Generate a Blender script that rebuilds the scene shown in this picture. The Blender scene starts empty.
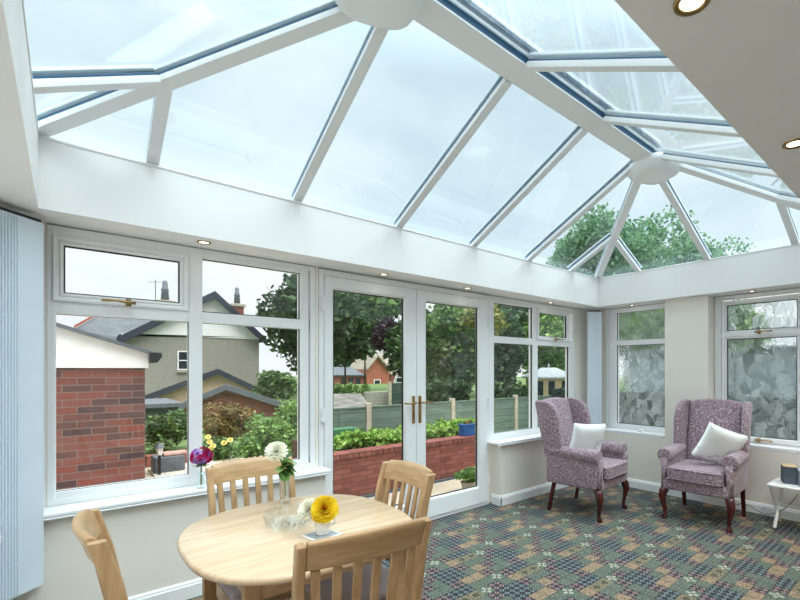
import bpy, bmesh, math, random
from mathutils import Vector, Matrix
R = math.radians
sc = bpy.context.scene
COL = sc.collection
random.seed(7)

# ------------------------------------------------------------------ materials
class NT:
    def __init__(s, name):
        s.m = bpy.data.materials.new(name); s.m.use_nodes = True
        s.t = s.m.node_tree; s.t.nodes.clear()
        s.out = s.n('ShaderNodeOutputMaterial')
    def n(s, typ, ins=None, **k):
        nd = s.t.nodes.new(typ)
        for a, b in k.items(): setattr(nd, a, b)
        for a, b in (ins or {}).items(): s.set(nd.inputs[a], b)
        return nd
    def set(s, sock, v):
        if isinstance(v, bpy.types.NodeSocket): s.t.links.new(v, sock)
        elif isinstance(v, bpy.types.Node): s.t.links.new(v.outputs[0], sock)
        elif isinstance(v, tuple) and len(v) == 3 and sock.type == 'RGBA': sock.default_value = (*v, 1)
        else: sock.default_value = v
    def math(s, op, a, b=0., c=0.):
        nd = s.n('ShaderNodeMath', operation=op); s.set(nd.inputs[0], a); s.set(nd.inputs[1], b); s.set(nd.inputs[2], c)
        return nd.outputs[0]
    def mix(s, f, a, b):
        nd = s.n('ShaderNodeMix', data_type='RGBA'); s.set(nd.inputs[0], f); s.set(nd.inputs[6], a); s.set(nd.inputs[7], b)
        return nd.outputs[2]
    def co(s, scale=(1, 1, 1), rot=(0, 0, 0), kind='Object'):
        tc = s.n('ShaderNodeTexCoord'); mp = s.n('ShaderNodeMapping')
        s.set(mp.inputs[0], tc.outputs[kind]); mp.inputs['Scale'].default_value = scale; mp.inputs['Rotation'].default_value = rot
        return mp.outputs[0]
    def noise(s, co, scale, det=3., rough=.5, dist=0.):
        return s.n('ShaderNodeTexNoise', {'Vector': co, 'Scale': scale, 'Detail': det, 'Roughness': rough, 'Distortion': dist}).outputs[0]
    def ramp(s, f, stops, interp='LINEAR'):
        nd = s.n('ShaderNodeValToRGB'); s.set(nd.inputs[0], f); cr = nd.color_ramp; cr.interpolation = interp
        while len(cr.elements) < len(stops): cr.elements.new(.5)
        for e, (p, c) in zip(cr.elements, stops): e.position = p; e.color = (*c, 1)
        return nd.outputs[0]
    def bsdf(s, col, rough=.5, metal=0., bump=None, bstr=.2, bdist=.01, **k):
        p = s.n('ShaderNodeBsdfPrincipled'); s.set(p.inputs['Base Color'], col); s.set(p.inputs['Roughness'], rough); p.inputs['Metallic'].default_value = metal
        for a, b in k.items(): s.set(p.inputs[a.replace('_', ' ')], b)
        if bump is not None:
            b = s.n('ShaderNodeBump', {'Height': bump, 'Strength': bstr, 'Distance': bdist}); s.set(p.inputs['Normal'], b.outputs[0])
        s.set(s.out.inputs[0], p.outputs[0]); return p

def srgb(r, g, b):
    return tuple(((c/255)/12.92 if c <= 10 else (((c/255)+.055)/1.055)**2.4) for c in (r, g, b))

def plain(name, rgb, rough=.5, metal=0., var=.04, scale=8., bump=0., bscale=60., **k):
    t = NT(name); c = srgb(*rgb); co = t.co()
    n = t.noise(co, scale, 4)
    a = tuple(max(0, x*(1-var*2)) for x in c); b = tuple(min(1, x*(1+var*2)) for x in c)
    col = t.ramp(n, [(.3, a), (.7, b)])
    t.bsdf(col, rough, metal, t.noise(co, bscale, 3) if bump else None, bump, .002, **k)
    return t.m

M = {}
M['wall'] = plain('cream_wall_paint', (240, 235, 226), .7, var=.01, scale=2, bump=.15, bscale=150)
M['white_paint'] = plain('white_ceiling_paint', (243, 242, 241), .65, var=.008, scale=1.5, bump=.1, bscale=150)
M['upvc'] = plain('white_upvc', (243, 245, 246), .28, var=.008, scale=3)
M['upvc_bar'] = plain('white_roof_bar', (234, 236, 236), .35, var=.01, scale=3)
M['gasket'] = plain('black_gasket', (28, 34, 38), .5)
M['blue_bar'] = plain('slate_blue_gasket', (48, 88, 118), .35, var=.08)
M['brass'] = plain('aged_brass', (168, 142, 96), .25, 1., var=.1, scale=30)
M['chrome'] = plain('satin_chrome', (190, 188, 180), .2, 1.)
M['radiator'] = plain('pale_blue_enamel', (224, 236, 247), .35, var=.01)
M['dark'] = plain('dark_recess', (40, 44, 48), .7)
M['black'] = plain('black_paint', (22, 26, 34), .45)
M['navy_trim'] = plain('dark_slate_fascia', (36, 46, 62), .5)
M['mahogany'] = None
M['white_cloth'] = None
M['pvc_clad'] = plain('white_cladding', (240, 240, 238), .45, var=.02)
M['white_plastic'] = plain('white_plastic', (240, 240, 238), .35)
M['grey_fabric'] = plain('charcoal_grille_cloth', (82, 92, 104), .9, bump=.3, bscale=900)
M['silver'] = plain('silver_plastic', (176, 186, 192), .35, .4)
M['display'] = plain('dark_display', (30, 42, 52), .15)
M['lightwood'] = plain('light_wood_veneer', (190, 165, 125), .5, var=.1, scale=20)
M['concrete'] = plain('weathered_concrete', (176, 168, 150), .9, var=.12, scale=6, bump=.4, bscale=40)
M['stone'] = plain('paving_stone', (196, 182, 160), .9, var=.08, scale=3, bump=.3, bscale=30)
M['soil'] = plain('dark_soil', (84, 66, 50), 1., var=.2, scale=20, bump=.6)
M['lawn'] = plain('grass_lawn', (92, 116, 62), 1., var=.2, scale=5, bump=.6)
M['gravel'] = plain('pale_gravel', (196, 188, 176), 1., var=.35, scale=60, bump=.8)
M['render'] = plain('grey_pebble_dash', (150, 146, 138), .95, var=.10, scale=9, bump=.5, bscale=30)
M['tan_render'] = plain('pinkish_render', (196, 168, 148), .9, var=.05)
M['pink_paver'] = plain('pink_block_paving', (190, 150, 136), .9, var=.12, scale=12)
M['green_bin'] = plain('green_plastic', (52, 110, 74), .4)
M['blue_pot'] = plain('blue_glaze', (40, 92, 158), .3, var=.1)
M['terracotta'] = plain('terracotta', (168, 92, 66), .8, var=.1)
M['roof_pale'] = plain('pale_felt_roof', (112, 110, 104), .9, var=.25, scale=4)
M['grey_blue_render'] = plain('grey_blue_render', (146, 160, 170), .9, var=.06)
M['roof_white'] = plain('pale_grey_tiles', (206, 214, 220), .6, var=.05)
M['cabin'] = plain('cream_timber', (222, 200, 160), .7, var=.06, scale=10)
M['lead'] = plain('lead_flashing', (92, 98, 106), .55, var=.12, scale=8)
M['bark'] = plain('tree_bark', (86, 74, 60), 1., var=.25, scale=10, bump=.6, bscale=30)
M['ceramic'] = plain('white_ceramic', (240, 240, 236), .2)
M['stem'] = plain('green_stem', (88, 128, 58), .6)
M['petal_white'] = plain('white_petal', (248, 246, 226), .6, var=.03, Subsurface_Weight=.1)
M['petal_yellow'] = plain('yellow_petal', (255, 206, 24), .6, var=.12, scale=30)
M['petal_orange'] = plain('orange_petal_heart', (250, 178, 16), .6, var=.1)
M['petal_magenta'] = plain('magenta_petal', (206, 24, 112), .6, var=.2, scale=40)
M['petal_lilac'] = plain('lilac_petal', (182, 140, 208), .6, var=.15, scale=40)
M['petal_pale_yellow'] = plain('pale_yellow_petal', (250, 234, 150), .6)
M['cable'] = plain('grey_cable', (120, 124, 128), .5)

def emis(name, rgb, st):
    t = NT(name); t.set(t.out.inputs[0], t.n('ShaderNodeEmission', {'Color': rgb, 'Strength': st}).outputs[0]); return t.m
M['lamp'] = emis('lit_lamp_glass', (1, .92, .76), 5.)

def glassy(name, tint, refl=1.0, rough=0.0):
    t = NT(name)
    tr = t.n('ShaderNodeBsdfTransparent', {'Color': tint}); gl = t.n('ShaderNodeBsdfGlossy', {'Color': (1, 1, 1), 'Roughness': rough})
    lw = t.n('ShaderNodeLayerWeight', {'Blend': .5}); f = t.math('MULTIPLY', t.math('ADD', .04, t.math('MULTIPLY', t.math('POWER', lw.outputs['Facing'], 5.), .9)), refl)
    mx = t.n('ShaderNodeMixShader'); t.set(mx.inputs[0], f); t.set(mx.inputs[1], tr.outputs[0]); t.set(mx.inputs[2], gl.outputs[0])
    t.set(t.out.inputs[0], mx.outputs[0]); return t.m
M['glass'] = glassy('clear_window_glass', (.95, .97, .97), .8)
M['roof_glass'] = glassy('blue_tinted_roof_glass', (.85, .925, .955), .9)
def crystal():
    t = NT('crystal_glass')
    tr = t.n('ShaderNodeBsdfTransparent', {'Color': (.965, .985, .985)}); gl = t.n('ShaderNodeBsdfGlossy', {'Color': (1, 1, 1), 'Roughness': .06})
    lw = t.n('ShaderNodeLayerWeight', {'Blend': .5}); f = t.math('ADD', t.math('MULTIPLY', t.math('POWER', lw.outputs['Facing'], 3.), .55), .09)
    mx = t.n('ShaderNodeMixShader'); t.set(mx.inputs[0], f); t.set(mx.inputs[1], tr.outputs[0]); t.set(mx.inputs[2], gl.outputs[0])
    t.set(t.out.inputs[0], mx.outputs[0]); return t.m
M['crystal'] = crystal()

def obscure(name, scale, dist, rough, leafmix, edge):
    t = NT(name); co = t.co()
    nz = t.n('ShaderNodeTexNoise', {'Vector': co, 'Scale': 7., 'Detail': 1.})
    vm = t.n('ShaderNodeVectorMath', operation='MULTIPLY_ADD'); t.set(vm.inputs[0], nz.outputs[1]); vm.inputs[1].default_value = (.14, .14, .14); t.set(vm.inputs[2], co)
    mp = t.n('ShaderNodeMapping'); t.set(mp.inputs[0], vm.outputs[0]); mp.inputs['Scale'].default_value = (1.5, 1, .9); mp.inputs['Rotation'].default_value = (0, .6, 0)
    vo = t.n('ShaderNodeTexVoronoi', {'Vector': mp.outputs[0], 'Scale': scale}, feature='F1'); ve = t.n('ShaderNodeTexVoronoi', {'Vector': mp.outputs[0], 'Scale': scale}, feature='DISTANCE_TO_EDGE')
    sub = t.n('ShaderNodeVectorMath', operation='SUBTRACT'); t.set(sub.inputs[0], vo.outputs['Color']); sub.inputs[1].default_value = (.5, .5, .5)
    dot = t.n('ShaderNodeVectorMath', operation='DOT_PRODUCT'); t.set(dot.inputs[0], sub.outputs[0]); t.set(dot.inputs[1], mp.outputs[0])
    h = t.math('ADD', t.math('MULTIPLY', dot.outputs['Value'], 1.), t.math('MULTIPLY', t.math('MINIMUM', ve.outputs['Distance'], .22), .12))
    b = t.n('ShaderNodeBump', {'Height': h, 'Strength': 1., 'Distance': dist})
    rf = t.n('ShaderNodeBsdfRefraction', {'Color': (.93, .97, .98), 'Roughness': rough, 'IOR': 1.22, 'Normal': b.outputs[0]})
    gl = t.n('ShaderNodeBsdfGlossy', {'Roughness': .12, 'Normal': b.outputs[0]}); dn = t.n('ShaderNodeBsdfTranslucent', {'Color': (.9, .97, 1.)})
    cs = t.n('ShaderNodeSeparateColor'); t.set(cs.inputs[0], vo.outputs['Color'])
    lm = t.math('MULTIPLY', t.math('GREATER_THAN', ve.outputs['Distance'], edge), t.math('MULTIPLY', cs.outputs[0], leafmix))
    m0 = t.n('ShaderNodeMixShader'); t.set(m0.inputs[0], t.math('ADD', lm, .03)); t.set(m0.inputs[1], rf.outputs[0]); t.set(m0.inputs[2], dn.outputs[0])
    lw = t.n('ShaderNodeLayerWeight', {'Blend': .5}); f = t.math('ADD', .04, t.math('MULTIPLY', t.math('POWER', lw.outputs['Facing'], 5.), .8))
    mx = t.n('ShaderNodeMixShader'); t.set(mx.inputs[0], f); t.set(mx.inputs[1], m0.outputs[0]); t.set(mx.inputs[2], gl.outputs[0])
    t.set(t.out.inputs[0], mx.outputs[0]); return t.m
M['obscure'] = obscure('leaf_patterned_obscure_glass', 11., .09, .13, .2, .03)
M['obscure_leaf'] = obscure('bold_leaf_patterned_obscure_glass', 10., .22, .05, .5, .05)

def wood(name, dark, light, scale=(3, 40, 40), rough=.35, rot=(0, 0, 0), **k):
    t = NT(name); co = t.co(scale, rot); n = t.noise(co, 1.2, 5, .6, .6); n2 = t.noise(t.co(), 2.5, 2)
    f = t.math('ADD', t.math('MULTIPLY', n, .75), t.math('MULTIPLY', n2, .25))
    col = t.ramp(f, [(.32, srgb(*dark)), (.68, srgb(*light))])
    t.bsdf(col, rough, 0, n, .06, .002, **k); return t.m
M['oak'] = wood('light_oak', (176, 142, 104), (214, 184, 146), rough=.36)
M['oak_x'] = wood('oak_crest', (170, 134, 94), (206, 172, 130), (4, 30, 45), .36)
M['oak_v'] = wood('oak_upright', (166, 130, 90), (206, 172, 130), (35, 35, 3), .38)
M['table_top'] = wood('pale_oak_top', (206, 174, 138), (232, 208, 178), (2.2, 26, 26), .22, (0, 0, R(-4)))
M['mahogany'] = wood('dark_mahogany', (44, 14, 12), (92, 34, 30), (20, 20, 4), .22)

def cloth(name, rgb, scale=900.):
    return plain(name, rgb, .9, var=.04, scale=14, bump=.35, bscale=scale, Sheen_Weight=.3)
M['seat_pad'] = cloth('mauve_grey_seat_fabric', (176, 164, 166), 500)

def damask():
    t = NT('mauve_paisley_damask'); co = t.co()
    nz = t.n('ShaderNodeTexNoise', {'Vector': co, 'Scale': 7., 'Detail': 1.5})
    vm = t.n('ShaderNodeVectorMath', operation='MULTIPLY_ADD'); t.set(vm.inputs[0], nz.outputs[1]); vm.inputs[1].default_value = (.13, .13, .13); t.set(vm.inputs[2], co)
    v1 = t.n('ShaderNodeTexVoronoi', {'Vector': vm.outputs[0], 'Scale': 15.}, feature='F1')
    ring = t.math('SINE', t.math('MULTIPLY', v1.outputs['Distance'], 21.))
    v2 = t.n('ShaderNodeTexVoronoi', {'Vector': vm.outputs[0], 'Scale': 26.}, feature='DISTANCE_TO_EDGE')
    f = t.math('ADD', t.math('MULTIPLY', ring, .5), t.math('SUBTRACT', .5, t.math('MULTIPLY', v2.outputs['Distance'], 1.6)))
    f = t.math('ADD', f, t.math('MULTIPLY', t.math('SUBTRACT', t.noise(co, 90, 2), .5), .5))
    col = t.ramp(f, [(.0, srgb(134, 110, 122)), (.4, srgb(148, 126, 136)), (.75, srgb(168, 150, 156)), (1., srgb(184, 172, 174))])
    t.bsdf(col, .85, 0, f, .12, .003, Sheen_Weight=.25); return t.m
M['damask'] = damask()

def cushion_mat():
    t = NT('white_cushion_with_faint_sprigs'); co = t.co()
    nz = t.noise(co, 16, 3, .6, 1.); big = t.noise(co, 5.5, 1)
    f = t.math('MULTIPLY', t.math('GREATER_THAN', nz, .56), t.math('GREATER_THAN', big, .52))
    col = t.mix(t.math('MULTIPLY', f, .5), srgb(240, 243, 240), srgb(176, 184, 188))
    t.bsdf(col, .85, 0, t.noise(co, 700, 2), .2, .002, Sheen_Weight=.2); return t.m
M['cushion'] = cushion_mat()

def brick(name, axis, cols, mortar=(150, 140, 128), rough=.9, bump=.5, bw=.225, rh=.075):
    t = NT(name); tc = t.n('ShaderNodeTexCoord'); sp = t.n('ShaderNodeSeparateXYZ'); t.set(sp.inputs[0], tc.outputs['Object'])
    cb = t.n('ShaderNodeCombineXYZ'); t.set(cb.inputs[0], sp.outputs[0 if axis == 'x' else 1]); t.set(cb.inputs[1], sp.outputs[2])
    br = t.n('ShaderNodeTexBrick', {'Vector': cb.outputs[0], 'Scale': 1., 'Mortar Size': .005, 'Brick Width': bw, 'Row Height': rh, 'Bias': 0.})
    br.offset = .5
    t.set(br.inputs['Color1'], (0, 0, 0)); t.set(br.inputs['Color2'], (1, 1, 1)); t.set(br.inputs['Mortar'], (0.5, .5, .5))
    n = t.noise(tc.outputs['Object'], 14, 4, .7)
    f = t.math('ADD', t.math('MULTIPLY', br.outputs[0], .6), t.math('MULTIPLY', n, .4))
    bc = t.ramp(f, [(.1, srgb(*cols[0])), (.4, srgb(*cols[1])), (.62, srgb(*cols[2])), (.9, srgb(*cols[3]))])
    col = t.mix(br.outputs['Fac'], bc, srgb(*mortar))
    h = t.math('ADD', t.math('MULTIPLY', br.outputs['Fac'], -1.), t.math('MULTIPLY', n, .5))
    t.bsdf(col, rough, 0, h, bump, .008); return t.m
M['brick_dark'] = brick('old_engineering_brick', 'x', ((52, 46, 52), (88, 60, 58), (124, 66, 56), (104, 76, 74)), (118, 100, 94))
M['brick_red'] = brick('red_garden_brick', 'x', ((116, 66, 58), (138, 78, 68), (154, 94, 82), (124, 72, 66)), (104, 68, 60), bw=.2, rh=.056)
M['brick_orange'] = brick('orange_house_brick', 'x', ((150, 86, 66), (166, 96, 74), (180, 110, 86), (158, 92, 70)), (170, 118, 96))
M['brick_brown'] = brick('brown_gable_brick', 'x', ((110, 62, 52), (136, 80, 66), (150, 92, 76), (124, 72, 60)), (130, 96, 84))

def tiles(name, rgb, w=.3, h=.22, var=.25):
    t = NT(name); co = t.co((1, 1, 1))
    br = t.n('ShaderNodeTexBrick', {'Vector': co, 'Scale': 1., 'Mortar Size': .012, 'Brick Width': w, 'Row Height': h})
    c = srgb(*rgb)
    t.set(br.inputs['Color1'], tuple(x*(1-var) for x in c)); t.set(br.inputs['Color2'], tuple(min(1, x*(1+var)) for x in c)); t.set(br.inputs['Mortar'], tuple(x*.45 for x in c))
    n = t.noise(co, 2.2, 4, .7); col = t.mix(t.math('MULTIPLY', n, .5), br.outputs[0], tuple(min(1, x*1.35) for x in c))
    t.bsdf(col, .8, 0, br.outputs['Fac'], .3, .01); return t.m
M['slate'] = tiles('grey_slate', (96, 102, 108))
M['slate_brown'] = tiles('mossy_brown_tiles', (150, 142, 128), .3, .28)

def boards(name, rgb, pitch, axis=2):
    t = NT(name); tc = t.n('ShaderNodeTexCoord'); sp = t.n('ShaderNodeSeparateXYZ'); t.set(sp.inputs[0], tc.outputs['Object'])
    fr = t.math('FRACT', t.math('DIVIDE', sp.outputs[axis], pitch)); edge = t.math('LESS_THAN', fr, .12)
    n = t.noise(t.co((1, 1, 6)), 3, 4, .6); c = srgb(*rgb)
    b = t.ramp(n, [(.3, tuple(x*.75 for x in c)), (.7, tuple(min(1, x*1.2) for x in c))])
    col = t.mix(t.math('MULTIPLY', edge, .7), b, tuple(x*.4 for x in c))
    t.bsdf(col, .85, 0, fr, .5, .02); return t.m
M['fence_green'] = boards('green_stained_fence_boards', (104, 126, 112), .14)
M['fence_dark'] = boards('dark_green_boards', (46, 70, 64), .1, 0)

def leafmat(name, stops, rough=.55, tr=.25):
    t = NT(name); g = t.n('ShaderNodeNewGeometry')
    n = t.noise(t.co(), .9, 2)
    f = t.math('ADD', t.math('MULTIPLY', g.outputs['Random Per Island'], .65), t.math('MULTIPLY', n, .35))
    st = [(i/(len(stops)-1)*.8+.1, srgb(*c)) for i, c in enumerate(stops)]
    col = t.ramp(f, st)
    p = t.bsdf(col, rough)
    tl = t.n('ShaderNodeBsdfTranslucent'); t.set(tl.inputs[0], col)
    mx = t.n('ShaderNodeMixShader'); mx.inputs[0].default_value = tr; t.set(mx.inputs[1], p.outputs[0]); t.set(mx.inputs[2], tl.outputs[0]); t.set(t.out.inputs[0], mx.outputs[0])
    return t.m
M['leaf_dark'] = leafmat('dark_green_leaves', ((26, 44, 26), (44, 72, 38), (66, 98, 52), (96, 130, 66)))
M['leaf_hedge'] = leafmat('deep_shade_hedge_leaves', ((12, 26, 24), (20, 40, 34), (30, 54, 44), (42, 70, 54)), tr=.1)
M['leaf_mid'] = leafmat('mid_green_leaves', ((34, 58, 34), (62, 96, 50), (90, 126, 64), (136, 164, 86)))
M['leaf_blue'] = leafmat('blue_green_leaves', ((30, 56, 46), (56, 88, 66), (84, 120, 86), (120, 154, 108)))
M['leaf_willow'] = leafmat('willow_leaves', ((74, 112, 84), (104, 146, 108), (140, 178, 130), (168, 198, 150)), tr=.4)
M['leaf_purple'] = leafmat('copper_beech_leaves', ((30, 20, 32), (52, 36, 52), (74, 54, 70), (88, 68, 80)))
M['leaf_acer'] = leafmat('bronze_green_leaves', ((70, 72, 34), (108, 104, 52), (150, 122, 70), (176, 140, 88)))
M['leaf_lime'] = leafmat('lime_green_leaves', ((60, 104, 36), (112, 156, 58), (158, 194, 88), (206, 226, 140)))
M['leaf_fresh'] = leafmat('fresh_green_leaves', ((50, 88, 44), (88, 130, 62), (126, 164, 84), (164, 194, 112)))
M['leaf_gold'] = leafmat('gold_tipped_leaves', ((60, 86, 44), (96, 120, 56), (150, 152, 70), (216, 190, 100)))

def carpet():
    t = NT('patchwork_pattern_carpet'); tc = t.n('ShaderNodeTexCoord'); P0 = tc.outputs['Object']; S = srgb
    def vm(op, a, b=None):
        nd = t.n('ShaderNodeVectorMath', operation=op); t.set(nd.inputs[0], a)
        if b is not None: t.set(nd.inputs[1], b)
        return nd.outputs[0]
    def fl(a, n): return t.math('FLOORED_MODULO', a, n) if False else t.math('SUBTRACT', a, t.math('MULTIPLY', t.math('FLOOR', t.math('DIVIDE', a, n)), n))
    wob = t.n('ShaderNodeTexNoise', {'Vector': P0, 'Scale': 45., 'Detail': 2.}); P = vm('ADD', P0, vm('SCALE', vm('SUBTRACT', wob.outputs[1], (.5, .5, .5)))); 
    [setattr(x.inputs['Scale'], 'default_value', .006) for x in t.t.nodes if x.bl_idname == 'ShaderNodeVectorMath' and x.operation == 'SCALE']
    C = .088
    sp = t.n('ShaderNodeSeparateXYZ'); t.set(sp.inputs[0], vm('ADD', vm('DIVIDE', P, (C, C, 1)), (.0, .0, 0)))
    X, Y = sp.outputs[0], sp.outputs[1]; iy = t.math('FLOOR', Y); blk = t.math('FLOOR', t.math('DIVIDE', iy, 5.))
    Xs = t.math('ADD', X, t.math('MULTIPLY', blk, 2.)); ix = t.math('FLOOR', Xs)
    n = t.math('ADD', fl(ix, 6.), t.math('MULTIPLY', fl(iy, 5.), 6.))
    #      0 green 1 navy 2 burgundy 3 tan 4 olive 5 star
    rows = 'NNGTBG' 'NNBGGB' 'BGTOOW' 'GWBNNG' 'TBGGBT'; code = dict(G=0, N=1, B=2, T=3, O=4, W=5)
    rp = t.n('ShaderNodeValToRGB'); cr = rp.color_ramp; cr.interpolation = 'CONSTANT'
    while len(cr.elements) < 30: cr.elements.new(.5)
    for q in range(30): cr.elements[q].position = q/30.
    for q in range(30):
        v = (code[rows[q]]+.5)/6.; cr.elements[q].color = (v, v, v, 1)
    t.set(rp.inputs[0], t.math('DIVIDE', t.math('ADD', n, .5), 30.)); k = t.math('MULTIPLY', rp.outputs[0], 6.)
    def ros(m, pet, r0, amp, ox=.5, oy=.5):
        a = t.math('SUBTRACT', t.math('FRACT', t.math('MULTIPLY', Xs, m)), ox); b = t.math('SUBTRACT', t.math('FRACT', t.math('MULTIPLY', Y, m)), oy)
        rr = t.math('SQRT', t.math('ADD', t.math('MULTIPLY', a, a), t.math('MULTIPLY', b, b))); an = t.math('ARCTAN2', b, a)
        lobe = t.math('ADD', r0, t.math('MULTIPLY', t.math('COSINE', t.math('MULTIPLY', an, float(pet))), amp)); return rr, lobe
    def lt(a, b): return t.math('LESS_THAN', a, b)
    r2, l2 = ros(2., 4, .33, .10); r1, l1 = ros(1., 8, .36, .06); r4, l4 = ros(4., 4, .28, .1); rc, lc = ros(1., 4, .30, .17)
    core2 = lt(r2, .10); ring2 = t.math('MULTIPLY', lt(r2, l2), t.math('GREATER_THAN', r2, t.math('MULTIPLY', l2, .42)))
    noise = t.noise(P, 90, 3, .75); nz2 = t.noise(P, 28, 2, .6)
    gleaf = t.math('GREATER_THAN', t.math('SINE', t.math('ADD', t.math('MULTIPLY', t.math('ADD', Xs, Y), 26.), t.math('MULTIPLY', nz2, 9.))), .25)
    green = t.mix(lt(r4, .2), t.mix(gleaf, S(76, 88, 78), S(126, 136, 118)), S(48, 58, 54))
    navy = t.mix(core2, t.mix(ring2, S(26, 32, 44), S(122, 136, 136)), S(66, 84, 104))
    burg = t.mix(core2, t.mix(ring2, S(46, 36, 44), S(156, 132, 132)), S(122, 44, 66))
    tan = t.mix(t.math('GREATER_THAN', nz2, .55), S(158, 134, 106), S(132, 112, 88))
    oliv = t.mix(lt(r1, .26), t.mix(t.math('GREATER_THAN', noise, .52), S(138, 126, 98), S(104, 98, 76)), S(76, 74, 60))
    star = t.mix(lt(rc, .1), t.mix(lt(rc, lc), S(96, 112, 94), S(176, 176, 158)), S(96, 46, 60))
    col = green
    for q, c in enumerate((navy, burg, tan, oliv, star)): col = t.mix(t.math('GREATER_THAN', k, q+1.), col, c)
    ax = t.math('ABSOLUTE', t.math('SUBTRACT', t.math('FRACT', Xs), .5)); ay = t.math('ABSOLUTE', t.math('SUBTRACT', t.math('FRACT', Y), .5))
    col = t.mix(t.math('MULTIPLY', t.math('GREATER_THAN', t.math('MAXIMUM', ax, ay), .465), .55), col, S(44, 52, 52))
    dk = t.math('MULTIPLY', t.math('GREATER_THAN', noise, .51), .5); lg = t.math('MULTIPLY', lt(noise, .40), .25)
    col = t.mix(lg, t.mix(dk, col, S(38, 44, 44)), S(196, 198, 184))
    t.bsdf(col, .95, 0, noise, .5, .004); return t.m
M['carpet'] = carpet()

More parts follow.
